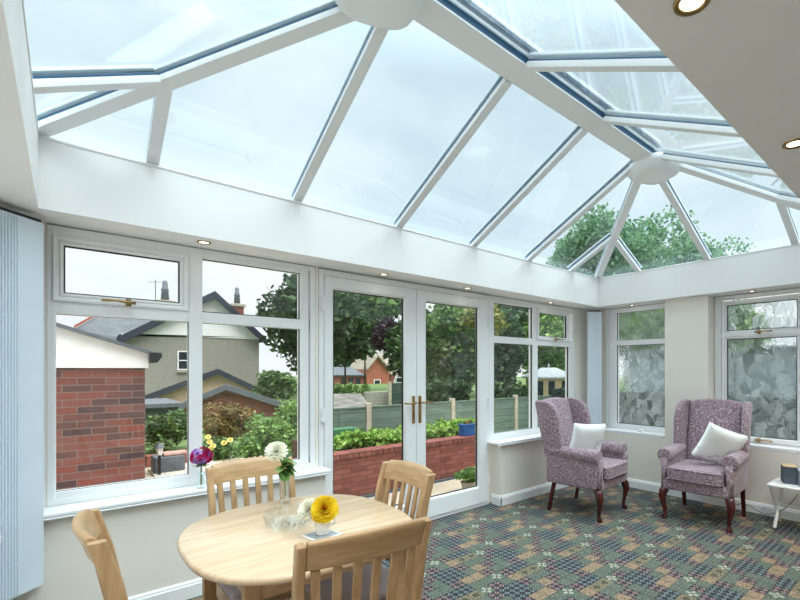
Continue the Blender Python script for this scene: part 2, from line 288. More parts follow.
# ------------------------------------------------------------------ geometry helpers
class MB:
    def __init__(s): s.v = []; s.f = []; s.mi = []
    def add(s, vs, fs, mi=0, mtx=None):
        o = len(s.v)
        for p in vs: s.v.append(tuple(mtx @ Vector(p)) if mtx else tuple(p))
        for f in fs: s.f.append(tuple(i+o for i in f)); s.mi.append(mi)
        return s
    def box(s, x0, x1, y0, y1, z0, z1, mi=0, mtx=None):
        vs = [(x, y, z) for z in (z0, z1) for y in (y0, y1) for x in (x0, x1)]
        return s.add(vs, [(0, 2, 3, 1), (4, 5, 7, 6), (0, 1, 5, 4), (2, 6, 7, 3), (0, 4, 6, 2), (1, 3, 7, 5)], mi, mtx)
    def bar(s, p0, p1, side, up, w, h0, h1, mi=0, w1=None):
        p0, p1 = Vector(p0), Vector(p1); sd = Vector(side).normalized(); u = Vector(up).normalized(); w1 = w if w1 is None else w1
        vs = []
        for p, ww in ((p0, w), (p1, w1)):
            for h in (h0, h1):
                for e in (-.5, .5): vs.append(p+sd*ww*e+u*h)
        return s.add(vs, [(0, 1, 3, 2), (4, 6, 7, 5), (0, 4, 5, 1), (2, 3, 7, 6), (0, 2, 6, 4), (1, 5, 7, 3)], mi)
    def tube(s, pts, rad, seg=8, mi=0, caps=True, sq=None):
        pts = [Vector(p) for p in pts]; n = len(pts); rad = rad if isinstance(rad, (list, tuple)) else [rad]*n
        o = len(s.v); prev = None
        for i, p in enumerate(pts):
            d = (pts[min(i+1, n-1)]-pts[max(i-1, 0)]).normalized()
            if prev is None: a = d.orthogonal().normalized() if abs(d.z) < .9 else Vector((1, 0, 0))
            else: a = prev
            a = (a-d*a.dot(d)).normalized(); b = d.cross(a); prev = a
            for k in range(seg):
                t = 2*math.pi*(k+.5 if sq else k)/seg; r = rad[i]*(sq or 1)
                s.v.append(tuple(p+(a*math.cos(t)+b*math.sin(t))*r))
        for i in range(n-1):
            for k in range(seg):
                s.f.append((o+i*seg+k, o+i*seg+(k+1) % seg, o+(i+1)*seg+(k+1) % seg, o+(i+1)*seg+k)); s.mi.append(mi)
        if caps:
            s.f.append(tuple(o+k for k in range(seg))[::-1]); s.f.append(tuple(o+(n-1)*seg+k for k in range(seg))); s.mi += [mi, mi]
        return s
    def lathe(s, prof, seg=24, c=(0, 0, 0), mi=0, caps=True, warp=None):
        o = len(s.v); c = Vector(c)
        for r, z in prof:
            for k in range(seg):
                t = 2*math.pi*k/seg; rr = r*(warp(t, z) if warp else 1)
                s.v.append((c.x+rr*math.cos(t), c.y+rr*math.sin(t), c.z+z))
        n = len(prof)
        for i in range(n-1):
            for k in range(seg):
                s.f.append((o+i*seg+k, o+i*seg+(k+1) % seg, o+(i+1)*seg+(k+1) % seg, o+(i+1)*seg+k)); s.mi.append(mi)
        if caps:
            s.f.append(tuple(o+k for k in range(seg))[::-1]); s.f.append(tuple(o+(n-1)*seg+k for k in range(seg))); s.mi += [mi, mi]
        return s
    def ring(s, x0, z0, x1, z1, prof, mi=0):
        """rectangular picture-frame sweep of a closed (offset, depth) profile"""
        o = len(s.v); n = len(prof)
        for cx, cz, sx, sz in ((x0, z0, 1, 1), (x1, z0, -1, 1), (x1, z1, -1, -1), (x0, z1, 1, -1)):
            for off, y in prof: s.v.append((cx+sx*off, y, cz+sz*off))
        for c in range(4):
            d = (c+1) % 4
            for k in range(n):
                l = (k+1) % n; s.f.append((o+c*n+k, o+d*n+k, o+d*n+l, o+c*n+l)); s.mi.append(mi)
        return s
    def prism(s, poly, y0, y1, mi=0, axis='y'):
        n = len(poly); vs = []
        for y in (y0, y1):
            for a, b in poly: vs.append((a, y, b) if axis == 'y' else ((y, a, b) if axis == 'x' else (a, b, y)))
        return s.add(vs, [tuple(range(n)), tuple(range(n, 2*n))[::-1]]+[(i, i+n, (i+1) % n+n, (i+1) % n) for i in range(n)], mi)
    def slab(s, pts, th, mi=0):
        """polygon in space thickened along its normal"""
        P = [Vector(p) for p in pts]; nn = (P[1]-P[0]).cross(P[2]-P[0]).normalized(); n = len(P)
        return s.add(P+[p+nn*th for p in P], [tuple(range(n))[::-1], tuple(range(n, 2*n))]+[(i, (i+1) % n, (i+1) % n+n, i+n) for i in range(n)], mi)
    def build(s, name, mats, parent=None, bevel=0, seg=2, smooth=False, sub=0, loc=None, rot=None, auto=None):
        me = bpy.data.meshes.new(name); me.from_pydata(s.v, [], s.f)
        mats = mats if isinstance(mats, (list, tuple)) else [mats]
        for m in mats: me.materials.append(M[m])
        for p, mi in zip(me.polygons, s.mi): p.material_index = mi
        bm = bmesh.new(); bm.from_mesh(me); bmesh.ops.recalc_face_normals(bm, faces=bm.faces); bm.to_mesh(me); bm.free()
        o = bpy.data.objects.new(name, me); COL.objects.link(o)
        if parent: o.parent = parent
        if loc: o.location = loc
        if rot: o.rotation_euler = rot
        if bevel:
            md = o.modifiers.new('Bevel', 'BEVEL'); md.width = bevel; md.segments = seg; md.limit_method = 'ANGLE'; md.angle_limit = R(40)
        if sub:
            md = o.modifiers.new('Subdivision', 'SUBSURF'); md.levels = sub; md.render_levels = sub
        if smooth or bevel or sub:
            me.polygons.foreach_set('use_smooth', [True]*len(me.polygons))
            if bevel and not smooth: o.modifiers.new('Weighted', 'WEIGHTED_NORMAL').keep_sharp = True
        return o

def tag(o, label, cat, group=None, kind=None):
    o['label'] = label; o['category'] = cat
    if group: o['group'] = group
    if kind: o['kind'] = kind
    return o
def thing(name, label, cat, loc=(0, 0, 0), rz=0., group=None):
    o = bpy.data.objects.new(name, None); COL.objects.link(o); o.location = loc; o.rotation_euler = (0, 0, rz); o.empty_display_size = .1
    return tag(o, label, cat, group)
def struct(o, label, cat):
    return tag(o, label, cat, None, 'structure')
def copy_tree(o, parent=None):
    c = o.copy(); COL.objects.link(c)
    if parent: c.parent = parent
    for ch in list(o.children): copy_tree(ch, c)
    return c

# ------------------------------------------------------------------ camera
YAW, F, CX, CY, H = R(47.029), 445.433, 481., 370.46, 1.35
cam = bpy.data.cameras.new('camera'); co = bpy.data.objects.new('camera', cam); COL.objects.link(co); sc.camera = co
cam.sensor_width = 36; cam.lens = F/800*36; cam.shift_x = (400-CX)/800; cam.shift_y = (CY-300)/800; cam.clip_start = .05; cam.clip_end = 400
co.location = (0, 0, H); co.rotation_euler = (R(90), 0, YAW-R(90))
cc, ss = math.cos(YAW), math.sin(YAW)
def at(u, v, x=None, y=None, z=None, d=None):
    """world point seen in direction (u, v) that lies on the given plane"""
    r = (u-CX)/F; a = (cc+r*ss, ss-r*cc, -(v-CY)/F)
    t = x/a[0] if x is not None else y/a[1] if y is not None else (z-H)/a[2] if z is not None else d
    return Vector((a[0]*t, a[1]*t, H+a[2]*t))

# ------------------------------------------------------------------ room shell
BX1, BX2, BY, NY, ZB, ZT = -.097, 4.712, 2.975, .489, 2.12, 2.454      # ring beam inner faces
D, DW = 3.245, 3.12                                                     # window plane / dwarf wall face on the garden side
E_, EW = 4.965, 4.795                                                   # the same on the right
CW, CWW = -.37, -.22                                                    # and on the left
YN = -2.2
OUT = .30
# floor
b = MB().box(CW-.25, E_+OUT, YN, D+.03, -.12, 0.)
struct(b.build('floor', 'carpet'), 'green, navy and burgundy patchwork patterned carpet of the sunroom', 'carpet')
# ceiling: flat soffit ring with upstand beams and the flat part over the camera
b = MB()
b.box(CW-.25, E_+OUT, BY, D+.22, ZB, ZT); b.box(BX2, E_+OUT, NY, BY, ZB, ZT); b.box(CW-.25, BX1, NY, BY, ZB, ZT); b.box(CW-.25, E_+OUT, YN, NY, ZB, ZT)
struct(b.build('ceiling', 'white_paint'), 'cream boxed ceiling soffit around the glass roof lantern', 'ceiling')

SILL = .635
# garden-side wall (far wall): dwarf walls left and right of the french doors, end strips
def wallmesh(name, boxes, label):
    b = MB()
    for q in boxes: b.box(*q)
    return struct(b.build(name, 'wall'), label, 'wall')
WX0, WX1 = -.075, 1.348      # window 1
DX0, DX1 = 1.375, 3.13       # doors
VX0, VX1 = 3.135, 4.60       # window 2
wf = wallmesh('wall_far', [
    (CW-.25, 1.372, DW, D+.10, 0, .60), (3.175, EW+.2, DW, D+.10, 0, .60), (CW-.25, WX0, D, D+.10, .6, ZB), (WX1, DX0-.003, D, D+.10, .6, ZB), (VX1, E_+.2, D, D+.10, .6, ZB)],
    'cream garden-side wall with low walls under the windows beside the french doors')
# right wall: dwarf wall, pier between the windows
PB0, PB1 = 2.196, 1.748       # pier y range
wr = wallmesh('wall_right', [(EW, E_+.12, YN, DW-.001, 0, .60), (EW, E_+.12, PB1, PB0, .6, ZB-.001), (E_, E_+.12, 3.02, D-.001, .6, ZB), (E_, E_+.12, YN, .34, .6, ZB)], 'cream right-hand wall with pier between two windows')
wl = wallmesh('wall_left', [(CW-.12, CWW, YN, 2.86, 0, .60), (CW-.12, CW, 2.86, D-.001, 0, ZB), (CW-.12, CW, YN, .2, .6, ZB)], 'cream left-hand wall below the side window')
wn_ = wallmesh('wall_near', [(CW-.25, E_+OUT, YN-.12, YN, 0, ZB)], 'cream house wall behind the viewpoint')

def skirting(name, p0, p1, out, label):
    p0, p1 = Vector(p0), Vector(p1); d = (p1-p0).normalized(); nrm = Vector(out)
    prof = [(0, 0), (.016, 0), (.016, .075), (.011, .082), (.011, .09), (.004, .1), (0, .1)]
    vs = []
    for p in (p0, p1):
        for o_, z in prof: vs.append(p+nrm*o_+Vector((0, 0, z)))
    n = len(prof)
    b = MB().add(vs, [tuple(range(n)), tuple(range(n, 2*n))[::-1]]+[(i, i+n, (i+1) % n+n, (i+1) % n) for i in range(n)])
    return b
b = skirting('', (CWW, DW-.001, 0), (1.388, DW-.001, 0), (0, -1, 0), ''); struct(b.build('baseboard_far', 'upvc'), 'white skirting board left of the french doors', 'skirting board')
b = skirting('', (3.159, DW-.001, 0), (EW, DW-.001, 0), (0, -1, 0), ''); b2 = skirting('', (3.174, D-.01, 0), (3.174, DW-.017, 0), (-1, 0, 0), '')
b.add(b2.v, b2.f); struct(b.build('baseboard_far', 'upvc'), 'white skirting board between french doors and far corner', 'skirting board')
b = skirting('', (EW-.001, YN, 0), (EW-.001, DW-.02, 0), (-1, 0, 0), ''); struct(b.build('baseboard_right', 'upvc'), 'white skirting board along the right-hand wall behind the armchair', 'skirting board')
b = skirting('', (CWW+.001, YN, 0), (CWW+.001, DW-.02, 0), (1, 0, 0), ''); struct(b.build('baseboard_left', 'upvc'), 'white skirting board along the left-hand wall', 'skirting board')

# ------------------------------------------------------------------ windows
def sashring(b, x0, z0, x1, z1, w=.045, y=-.012, d=.05):
    b.ring(x0, z0, x1, z1, [(0, d), (0, y+.006), (.006, y), (w-.02, y), (w-.012, y+.004), (w, y+.02), (w, d)], 0)
def bead(b, x0, z0, x1, z1, y=0.0):
    b.ring(x0-.02, z0-.02, x1+.02, z1+.02, [(0, y+.045), (0, y+.004), (.006, y+.002), (.0165, y+.016), (.0165, y+.045)], 0)
    b.ring(x0-.0035, z0-.0035, x1+.0035, z1+.0035, [(0, y+.04), (0, y+.0165), (.006, y+.02), (.006, y+.04)], 1)
def handle_mb(m=1):
    b = MB(); b.box(-.012, .012, -.012, 0, -.02, .02); b.tube([(0, -.012, 0), (0, -.034, 0)], .008, 8)
    b.tube([(-.03*m, -.034, -.002), (0, -.036, 0), (.05*m, -.036, .004), (.11*m, -.032, .001), (.118*m, -.028, 0)], [.009, .01, .006, .008, .004], 8)
    return b
def window(name, label, loc, rz, x0, z0, x1, z1, mull, cells, glass='glass', side_sill=None):
    """cells: list of (x0,z0,x1,z1,sash?,handle x, handle z)"""
    root = bpy.data.objects.new(name, None); COL.objects.link(root); root.location = loc; root.rotation_euler = (0, 0, rz); struct(root, label, 'window')
    f = MB(); f.ring(x0, z0, x1, z1, [(0, .07), (0, .003), (.003, 0), (.03, 0), (.036, .004), (.036, .07)], 0)
    for i, q in enumerate(mull): f.box(*q[:2], .0012+.0005*i, .068-.0005*i, *q[2:])
    for c in cells:
        if not c[4]: bead(f, *c[:4])
    f.build('window_frame', ['upvc', 'gasket'], root, bevel=.0015, seg=1)
    for c in cells:
        par = root
        if c[4]:
            s = MB(); sashring(s, c[0]-.05, c[1]-.05, c[2]+.05, c[3]+.05, w=.036, y=-.014); bead(s, *c[:4], y=-.012)
            par = s.build('opening_sash', ['upvc', 'gasket'], root, bevel=.0015, seg=1)
            hb = handle_mb(-1 if name == 'window_1' else 1); ho = hb.build('window_handle', 'brass', par, smooth=True, loc=(c[5], -.014, c[6])); ho['label'] = 'brass lever handle'
            MB().box(c[0]-.006, c[2]+.006, .012, .018, c[1]-.006, c[3]+.006).build('glass_pane', 'obscure_leaf' if glass == 'obscure' and c[1] > 1.7 else glass, par)
        else:
            MB().box(c[0]-.006, c[2]+.006, .026, .032, c[1]-.006, c[3]+.006).build('glass_pane', glass, par)
    return root
def sill(root, x0, x1, y0=-.165, y1=.0, z=.615, th=.022):
    b = MB().box(x0, x1, y0, y1, z, z+th); b.box(x0, x1, y0, y0+.012, z-.012, z)
    return b.build('window_sill', 'upvc', root, bevel=.006, seg=3)

w1 = window('window_1', 'large white upvc window with fanlight above the dining table, brick garage outside', (0, D, 0), 0, WX0, .635, WX1, 2.115,
    [(.557, .628, .66, 2.09), (-.05, .557, 1.65, 1.715), (.628, 1.30, 1.65, 1.715), (-.05, 1.30, .64, .705), (-.05, 1.3, 2.055, 2.1), (1.241, 1.3, .66, 2.09), (-.06, -.044, .66, 2.09)],
    [(-.005, 1.765, .505, 2.013, True, .26, 1.735), (.628, 1.723, 1.241, 2.055, False), (-.044, .703, .557, 1.652, False), (.628, .703, 1.241, 1.652, False)])
sill(w1, CWW+.08, 1.40)
w2 = window('window_2', 'white upvc window between french doors and far corner with green fence outside', (0, D, 0), 0, VX0, .635, VX1, 2.115,
    [(3.82, 3.90, .66, 2.09), (3.15, 4.58, 1.635, 1.705), (3.15, 4.58, .64, .70), (3.15, 4.58, 2.05, 2.1), (3.15, 3.208, .66, 2.09), (4.5, 4.58, .66, 1.65)],
    [(3.208, 1.705, 3.82, 2.042, False), (3.93, 1.745, 4.44, 2.0, True, 4.2, 1.715), (3.208, .70, 3.82, 1.635, False), (3.90, .70, 4.50, 1.635, False)])
sill(w2, 3.10, EW+.02)
# right wall: local x = -y, so a point at world y has local x = -y
w3 = window('window_3', 'narrow white window with leaf-patterned obscure glass between corner radiator and pier', (E_, 0, 0), -R(90), -3.02, .635, -2.16, 2.115,
    [(-2.98, -2.19, 1.655, 1.715), (-2.98, -2.882, .66, 2.09), (-2.98, -2.19, .64, .70), (-2.98, -2.19, 2.055, 2.1)],
    [(-2.882, 1.713, -2.18, 2.055, False), (-2.882, .703, -2.18, 1.655, False)], 'obscure')
sill(w3, -3.0, -2.198)
w4 = window('window_4', 'wide white window with two opening casements of leaf-patterned obscure glass behind the armchair', (E_, 0, 0), -R(90), -1.745, .635, -.36, 2.115,
    [(-.97, -.90, .66, 2.09), (-1.70, -.40, 1.69, 1.735), (-1.72, -1.68, .66, 2.09)],
    [(-1.622, 1.757, -1.026, 2.012, True, -1.33, 1.728), (-1.622, .70, -1.03, 1.665, True, -1.33, .672), (-.865, 1.757, -.44, 2.012, True, -.65, 1.728), (-.865, .70, -.44, 1.665, True, -.65, .672)], 'obscure')
sill(w4, -1.746, .3)
w5 = window('window_5', 'white window in the left-hand wall beside the viewpoint', (CW, 0, 0), R(90), .205, .635, 2.855, 2.115,
    [(1.0, 1.07, .66, 2.09), (1.93, 2.0, .66, 2.09)],
    [(.27, .703, .99, 2.055, False), (1.08, .703, 1.92, 2.055, False), (2.01, .703, 2.79, 2.055, False)])
sill(w5, .1, 2.84)

# ------------------------------------------------------------------ french doors
fr = MB(); z1 = 2.108
fr.box(1.375, 1.412, D-.005, D+.07, 0, z1); fr.box(3.098, 3.13, D-.005, D+.07, 0, z1); fr.box(1.412, 3.098, D-.005, D+.07, 2.062, z1); fr.box(1.412, 3.098, D-.005, D+.07, 0, .03)
struct(fr.build('trim_1', 'upvc', bevel=.003), 'white outer frame and threshold of the french doors', 'door frame')
def door(name, label, x0, x1, gx0, gx1, hx, hdir, hinge_x):
    root = bpy.data.objects.new(name, None); COL.objects.link(root); root.location = (0, D, 0); struct(root, label, 'door')
    f = MB(); y = -.016; zb_, zt_ = .034, 2.058; gz0, gz1 = .207, 1.96
    for q in ((x0, gx0-.018, zb_, zt_), (gx1+.018, x1, zb_, zt_), (gx0-.018, gx1+.018, zb_, gz0-.018), (gx0-.018, gx1+.018, gz1+.018, zt_)): f.box(q[0], q[1], y, .05, q[2], q[3])
    bead(f, gx0, gz0, gx1, gz1, y=-.014)
    leaf = f.build('door_leaf', ['upvc', 'gasket'], root, bevel=.002, seg=1)
    MB().box(gx0-.006, gx1+.006, .012, .018, gz0-.006, gz1+.006).build('glass_pane', 'glass', root)
    p = MB().box(-.014, .014, -.008, 0, -.13, .11).build('handle_plate', 'brass', root, bevel=.003, loc=(hx, y, 1.02))
    h = MB().tube([(0, -.006, .05), (0, -.045, .05)], .009, 10).tube([(0, -.045, .05), (hdir*.02, -.05, .05), (hdir*.06, -.05, .048), (hdir*.118, -.046, .05)], [.01, .01, .008, .007], 10)
    h.build('door_handle', 'brass', p, smooth=True)
    MB().lathe([(.006, 0), (.006, .002)], 12).build('keyhole', 'dark', p, loc=(0, -.0085, -.06), rot=(R(90), 0, 0))
    for hz in (.25, 1.02, 1.85):
        MB().tube([(0, 0, -.055), (0, 0, .055)], .009, 10).box(-.016, .016, 0, .01, -.045, .045).build('hinge', 'upvc', root, smooth=False, loc=(hinge_x, y-.006, hz))
    return root
door('door_1', 'left white glazed french door with brass lever handle pointing left', 1.414, 2.236, 1.49, 2.113, 2.205, -1, 1.402)
door('door_2', 'right white glazed french door with brass lever handle pointing right', 2.240, 3.096, 2.354, 2.972, 2.272, 1, 3.108)

# ------------------------------------------------------------------ glass roof lantern
HW = (BY-NY)/2; RY = (BY+NY)/2; ZE = 2.472; RX0, RX1 = BX1+HW, BX2-HW; ZR = 3.085
lan = bpy.data.objects.new('window_6', None); COL.objects.link(lan); struct(lan, 'hipped glass roof lantern with white glazing bars over the sunroom', 'roof lantern')
slope = (ZR-ZE)/HW
def zat(dist): return ZE+slope*dist
up_f = Vector((0, slope, 1)).normalized(); up_n = Vector((0, -slope, 1)).normalized(); up_l = Vector((-slope, 0, 1)).normalized(); up_r = Vector((slope, 0, 1)).normalized()
def rafter(p0, p1, up, w=.058, name='glazing_bar', cut=0):
    p0, p1 = Vector(p0), Vector(p1); d = (p1-p0).normalized(); sd = d.cross(up)
    b = MB(); b.bar(p0, p1, sd, up, w, 0, .026, 0); b.bar(p0, p1, sd, up, w*.86, .026, .034, 0); b.bar(p0, p1, sd, up, w*.8, .034, .046, 1)
    b.bar(p0, p1, sd, up, w*.92, .060, .074, 0)
    return b.build(name, ['upvc_bar', 'blue_bar'], lan, bevel=.002, seg=1)
RW = .076
feet = [1.121, 1.908, 2.698, 3.453]
for x in feet:
    rafter((x, BY+.03, zat(-.03)), (x, RY+RW, zat(HW-RW)), up_f)
    rafter((x, NY-.03, zat(-.03)), (x, RY-RW, zat(HW-RW)), up_n)
J = .5
for x, s_ in ((BX1+J-.06, 0), (BX2-J-.03, 1)):
    dd = (x-BX1) if not s_ else (BX2-x)
    rafter((x, BY+.03, zat(-.03)), (x, BY-dd+.02, zat(dd-.02)), up_f); rafter((x, NY-.03, zat(-.03)), (x, NY+dd-.02, zat(dd-.02)), up_n)
for y in (BY-.44, NY+.44, RY):
    dd = min(BY-y, y-NY); rafter((BX1-.03, y, zat(-.03)), (BX1+dd-.02, y, zat(dd-.02)), up_l)
for y in (BY-J, NY+J, RY):
    dd = min(BY-y, y-NY); rafter((BX2+.03, y, zat(-.03)), (BX2-dd+.02, y, zat(dd-.02)), up_r)
for cx_, cy_, rx in ((BX1, BY, RX0), (BX1, NY, RX0), (BX2, BY, RX1), (BX2, NY, RX1)):
    sx = 1 if cx_ == BX1 else -1; sy = -1 if cy_ == BY else 1
    rafter((cx_-sx*.03, cy_-sy*.03, zat(-.03)-.005), (rx, RY, zat(HW)-.005), (-sx*slope/2, -sy*slope/2, 1), w=.075, name='hip_bar')
# ridge beam
b = MB(); b.box(RX0-.02, RX1+.02, RY-.080, RY+.080, ZR-.03, ZR-.016, 0); b.box(RX0-.02, RX1+.02, RY-.074, RY+.074, ZR-.016, ZR+.09, 1)
for sy in (-1, 1):
    b.tube([(RX0-.03, RY+sy*.086, ZR+.028), (RX1+.03, RY+sy*.086, ZR+.028)], .011, 8, 0); b.box(RX0-.02, RX1+.02, min(RY+sy*.074, RY+sy*.112), max(RY+sy*.074, RY+sy*.112), ZR+.04, ZR+.052, 1)
b.box(RX0-.05, RX1+.05, RY-.09, RY+.09, ZR+.09, ZR+.12, 0)
b.build('ridge_beam', ['upvc_bar', 'blue_bar'], lan, bevel=.004)
# boss covers at both ridge ends
for bx, sx in ((RX0, -1), (RX1, 1)):
    b = MB()
    def wp(t, z): return 1+.06*math.cos(4*t)
    b.lathe([(.02, -.075), (.15, -.075), (.195, -.055), (.228, -.012), (.236, .03), (.2, .05), (.02, .05)], 40, (0, 0, 0), 0, True, wp)
    o = b.build('boss_cover', 'upvc_bar', lan, smooth=True, loc=(bx+sx*(.15 if sx < 0 else .12), RY, ZR-.055), rot=(0, 0, R(22.5)))
    o.scale = (.92, .92, 1)
# eaves rail (inside edge of upstand), outer gutter
b = MB()
for q in ((BX1-.02, BX2+.02, BY-.004, BY+.10), (BX1-.02, BX2+.02, NY-.10, NY+.004), (BX1-.10, BX1+.004, NY-.1, BY+.1), (BX2-.004, BX2+.10, NY-.1, BY+.1)): b.box(*q, ZT-.002, ZE-.004)
b.build('eaves_rail', 'upvc_bar', lan, bevel=.004)
# glass panes: one per bay
def pane(pts, n):
    MB().slab([Vector(p)+Vector(n)*.048 for p in pts], .006).build('roof_pane', 'roof_glass', lan)
E0 = .09
def yz(t): return (BY-t, zat(t))
xs = [BX1-.0]+[BX1+J-.06]+feet+[BX2-J-.03]+[BX2]
def hipd(x): return max(0., min(HW, x-BX1, BX2-x))
for i in range(len(xs)-1):
    a, c = xs[i], xs[i+1]
    for sy, yb, up in ((-1, BY, up_f), (1, NY, up_n)):
        ta, tc = hipd(a), hipd(c); ga, gc = E0, E0
        pts = [(a, yb-sy*E0, zat(-E0)), (c, yb-sy*E0, zat(-E0)), (c, yb+sy*tc, zat(tc))]
        mid = [x for x in (RX0, RX1) if a < x < c]
        for m_ in mid: pts.append((m_, RY, ZR))
        if ta > 0: pts.append((a, yb+sy*ta, zat(ta)))
        if sy > 0: pts = pts[::-1]
        pane(pts if sy < 0 else pts, (0, 0, 1))
for bx, sx in ((BX1, 1), (BX2, -1)):
    jj = .44 if sx > 0 else J; ys = [NY, NY+jj, RY, BY-jj, BY]
    for i in range(4):
        a, c = ys[i], ys[i+1]; ta, tc = min(a-NY, BY-a), min(c-NY, BY-c)
        pts = [(bx-sx*E0, a, zat(-E0)), (bx-sx*E0, c, zat(-E0)), (bx+sx*tc, c, zat(tc))]
        if ta > 0: pts.append((bx+sx*ta, a, zat(ta)))
        pane(pts if sx < 0 else pts[::-1], (0, 0, 1))

# ------------------------------------------------------------------ downlights
def make_downlight():
    root = thing('downlight', 'x', 'downlight', (0, 0, ZB))
    MB().lathe([(.024, .0), (.024, -.004), (.030, -.007), (.036, -.005), (.037, .0)], 28, caps=False).build('trim_ring', 'brass', root, smooth=True)
    MB().lathe([(.0235, -.0005), (.0235, -.0022), (.016, -.003), (.002, -.003)], 24).build('lamp_lens', 'lamp', root, smooth=True)
    return root
dl = make_downlight()
spots = [((204, 242), 'round brass downlight in the soffit over the large left window'), ((383.8, 274), 'round brass downlight in the soffit above the left french door'),
         ((467.5, 288), 'round brass downlight in the soffit above the right french door'), ((550.5, 302.5), 'round brass downlight in the soffit above the window right of the french doors'),
         ((632, 305), 'round brass downlight above the narrow obscure-glass window'), ((752, 291), 'round brass downlight above the wide obscure-glass window with casements'),
         ((692, 1), 'brass downlight in the near flat ceiling, cut by the top edge of the photo'), ((795, 143), 'brass downlight in the near flat ceiling at the right edge of the photo')]
def lamp_light(p, e=.22):
    L = bpy.data.lights.new('downlight_bulb', 'SPOT'); L.energy = e; L.color = (1, .94, .88); L.spot_size = R(130); L.spot_blend = .8; L.shadow_soft_size = .035
    o = bpy.data.objects.new('downlight_bulb', L); COL.objects.link(o); return o
for i, (uv, lab) in enumerate(spots):
    p = at(*uv, z=ZB); o = dl if i == 0 else copy_tree(dl)
    o.location = p; tag(o, lab, 'downlight', 'brass downlights in the soffit')
    l = lamp_light(p); l.parent = o; l.location = (0, 0, -.02)
for x, y in ((.1, .34), (2.5, .34), (3.5, .34), (.1, -1.2), (.9, -1.2), (1.7, -1.2), (2.5, -1.2), (3.5, -1.2), (4.6, .34)):  # added unseen downlights, put in as fill light for the room
    o = copy_tree(dl) if False else None
    L = make_downlight(); L.location = (x, y, ZB); tag(L, 'added brass fill downlight, out of view in the flat ceiling', 'downlight', 'added fill downlights out of view')
    l = lamp_light((x, y, ZB), 30.); l.parent = L; l.location = (0, 0, -.02)

# ------------------------------------------------------------------ corner radiators
def radiator(label, p0, p1, z0, z1):
    p0, p1 = Vector(p0), Vector(p1); w = (p1-p0).length; ang = math.atan2(p1.y-p0.y, p1.x-p0.x)
    t = thing('vertical_radiator', label, 'radiator', (p0.x, p0.y, 0), ang, 'tall pale blue corner radiators')
    b = MB(); b.box(0, w, .0, .05, z0, z1)
    b.build('radiator_panel', 'radiator', t, bevel=.006, seg=3)
    n = 15; f = MB(); x1 = w*.62
    for k in range(n):
        x = .02+(x1-.02)*k/(n-1); f.box(x-.0034, x+.0034, -.006, .002, z0+.01, z1-.01)
    f.build('flutes', 'radiator', t, bevel=.0018, seg=2)
    MB().box(.01, w-.01, .006, .05, z1, z1+.014).build('gap_shade_strip', 'dark', t)  # dark strip standing in for the shaded gap under the soffit
    for zz in (z0+.25, z1-.25): MB().box(w*.3, w*.7, .05, .09, zz-.02, zz+.02).build('bracket', 'dark', t)
    return t
radiator('wide pale blue vertical radiator set across the left corner, fluted on its left half', (-.308, 2.845, 0), (-.078, 3.075, 0), .295, 2.075)
radiator('slim pale blue vertical radiator across the far corner behind the left armchair', (4.70, 3.115, 0), (4.82, 2.995, 0), .295, 2.075)

# ------------------------------------------------------------------ dining table
TX, TY, TA, TB = .680, 1.765, .398, .432
def sup(t, a, b, n=2.6):
    c, s = math.cos(t), math.sin(t); return (a*math.copysign(abs(c)**(2/n), c), b*math.copysign(abs(s)**(2/n), s))
tb = thing('dining_table', 'small pale oak dining table with rounded corners, flowers and glass bowl on it', 'table', (TX, TY, 0))
b = MB(); N = 96; lay = [(-.014, .712), (-.004, .716), (0, .724), (0, .731), (-.003, .737), (-.009, .740)]
for off, z in lay:
    for k in range(N):
        x, y = sup(2*math.pi*k/N, TA+off, TB+off); b.v.append((x, y, z))
for i in range(len(lay)-1):
    for k in range(N): b.f.append((i*N+k, i*N+(k+1) % N, (i+1)*N+(k+1) % N, (i+1)*N+k)); b.mi.append(0)
b.f.append(tuple(range(N))[::-1]); b.f.append(tuple((len(lay)-1)*N+k for k in range(N))); b.mi += [0, 0]
top = b.build('tabletop', 'table_top', tb, smooth=True)
b = MB()
for q in ((-.26, .26, -.275, -.255), (-.26, .26, .255, .275), (-.265, -.245, -.27, .27), (.245, .265, -.27, .27)): b.box(*q, .63, .712)
b.build('apron', 'oak', tb, bevel=.002)
for sx in (-1, 1):
    for sy in (-1, 1):
        x, y = sx*.262, sy*.272
        MB().bar((x, y, 0), (x, y, .712), (1, 0, 0), (0, 1, 0), .036, -.018, .018, w1=.048).build('leg', 'oak_v', tb, bevel=.004)

